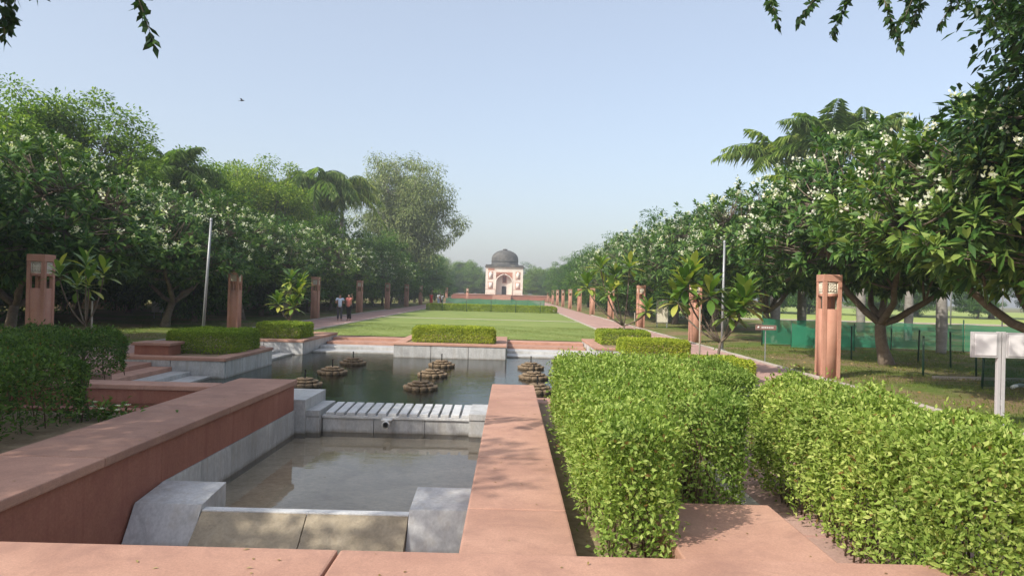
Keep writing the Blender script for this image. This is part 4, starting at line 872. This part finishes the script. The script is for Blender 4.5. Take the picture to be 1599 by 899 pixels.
person('visitor in pale blue top and dark trousers standing on the left path', -9.95, 43.3, .3, 1.55, 'cloth_blue', 'cloth_grey', True, 'bent')
person('visitor in salmon pink top beside the blue one, one arm raised', -9.5, 43.7, -.4, 1.58, 'cloth_pink', 'cloth_black', True, 'up')
person('distant visitor in red standing at the far end of the left path', -9.8, 92, .2, 1.6, 'cloth_red', 'cloth_red', True, 'down', True)
person('distant visitor in white right of the red one', -9.1, 94, 2.5, 1.6, 'cloth_white', 'cloth_blue', False, 'down')
person('distant visitor in white, rightmost of the far group', -8.75, 95, -.5, 1.5, 'cloth_white', 'cloth_grey', True, 'down')
# bird
tb_ = thing('bird', 'small dark bird flying in the sky over the left trees', 'bird', (-22.2, 60, 16.9)); g = Geo()
g.tube([(-.18, 0, 0), (-.1, 0, .01), (0, 0, .02), (.12, 0, .03), (.18, 0, .03), (.22, 0, .025)], [.01, .04, .055, .045, .03, .004], 8); o = link('body', g.mesh('body', True), 'bird', tb_); o.matrix_parent_inverse = Matrix()
for s_ in (-1, 1):
    g = Geo(); v = [(.08, .03*s_, .04), (-.06, .03*s_, .04), (.07, .2*s_, .14), (-.06, .2*s_, .13), (-.05, .42*s_, .10)]; v += [(a, b_, c-.008) for a, b_, c in v]
    g.add(v, [(0, 1, 3), (0, 3, 2), (2, 3, 4), (5, 8, 6), (5, 7, 8), (7, 9, 8), (0, 2, 7), (0, 7, 5), (2, 4, 9), (2, 9, 7), (1, 6, 8), (1, 8, 3), (3, 8, 9), (3, 9, 4)]); o = link('wing', g.mesh('wing'), 'bird', tb_); o.matrix_parent_inverse = Matrix()
g = Geo(); g.add([(-.15, .02, .005), (-.15, -.02, .005), (-.30, .06, .0), (-.30, -.06, .0)], [(0, 1, 3), (0, 3, 2)]); o = link('tail', g.mesh('tail'), 'bird', tb_); o.matrix_parent_inverse = Matrix()

# ------------------------------------------------------------------ grass blades and fallen leaves
def scatter_blades(name, regs, n_, h, mat, seed, flat=False):
    rg = np.random.default_rng(seed); P = []
    for (x0, x1, y0, y1), fr in regs: k = int(n_*fr); P.append(np.stack([rg.uniform(x0, x1, k), rg.uniform(y0, y1, k), np.full(k, .004)], 1))
    P = np.concatenate(P); k = len(P); D = unit(rg, k)*(1 if flat else .55); D[:, 2] = np.abs(D[:, 2])*.25 if flat else 1
    if not flat:
        dn = np.sin(P[:, 0]*1.1+1)*np.sin(P[:, 1]*.9)+.5*np.sin(P[:, 0]*2.3+P[:, 1]*1.7); keep = rg.random(k) < np.clip(.55+.4*dn, .05, 1); P = P[keep]; D = D[keep]; k = len(P)
    else: P[:, 2] = .02
    v, f = leaves(P, D, unit(rg, k)+np.array((0, 0, 1. if flat else 0)), h*rg.uniform(.5, 1.2, k), h*(.5 if flat else .14), .1, .1); return link(name, tri_mesh(name, v, f), mat, None, 'stuff')
tag(scatter_blades('grass', [((7.8, 18, 10, 30), .7), ((-20, -11.8, 16, 40), .3)], 90000, .075, 'blade', 5), 'short rough grass under the trees on both sides', 'grass')
tag(scatter_blades('fallen_leaves', [((7.9, 18, 11, 34), .6), ((-22, -12, 18, 42), .25), ((.5, 2.05, 4.6, 10), .15)], 900, .10, 'litter', 6, True), 'dry fallen leaves scattered on the ground', 'leaves')

rg = np.random.default_rng(91); P = np.concatenate([np.stack([rg.uniform(-3.3, 3.3, 26), rg.uniform(3.75, 4.4, 26), np.full(26, PZ+.003)], 1), np.stack([rg.uniform(-.25, .43, 22), rg.uniform(4.6, 13, 22), np.full(22, WT+.003)], 1),
    np.stack([rg.uniform(-4.65, -3.75, 16), rg.uniform(4.6, 13, 16), np.full(16, WT+.003)], 1), np.stack([rg.uniform(1.15, 2.05, 9), rg.uniform(4.6, 5.8, 9), np.full(9, WT+.003)], 1), np.stack([rg.uniform(-6, 2, 70), rg.uniform(14.4, 24.5, 70), np.full(70, -.356)], 1), np.stack([rg.uniform(-3.6, -.4, 14), rg.uniform(8.3, 13, 14), np.full(14, -.652)], 1)])
D = unit(rg, len(P)); D[:, 2] = np.abs(D[:, 2])*.15; v, f = leaves(P, D, np.tile((0, 0, 1.), (len(P), 1)), rg.uniform(.015, .05, len(P)), .014, .2)
tag(link('stray_leaves', tri_mesh('stray_leaves', v, f), 'litter', None, 'stuff'), 'tiny dry leaves on the copings and floating on the water', 'leaves')
tag(scatter_blades('lawn_grass', [((-8.7, 4.7, 30.35, 42), 1.0)], 60000, .05, 'blade', 8), 'mown grass blades of the lawn near the pool', 'grass')
# ------------------------------------------------------------------ haze
g = Geo(); g.box(-520, 520, -130, 820, -2.5, 27); hz = link('haze', g.mesh('haze'), None, None, 'stuff')
m, t, out = newmat('haze'); pv = N(t, 'ShaderNodeVolumePrincipled'); pv.inputs['Color'].default_value = (.93, .96, 1, 1); pv.inputs['Density'].default_value = .0011; pv.inputs['Anisotropy'].default_value = .3
t.links.new(pv.outputs[0], out.inputs['Volume']); hz.data.materials.append(m)
tag(hz, 'thin pale haze in the air over the garden', 'haze')
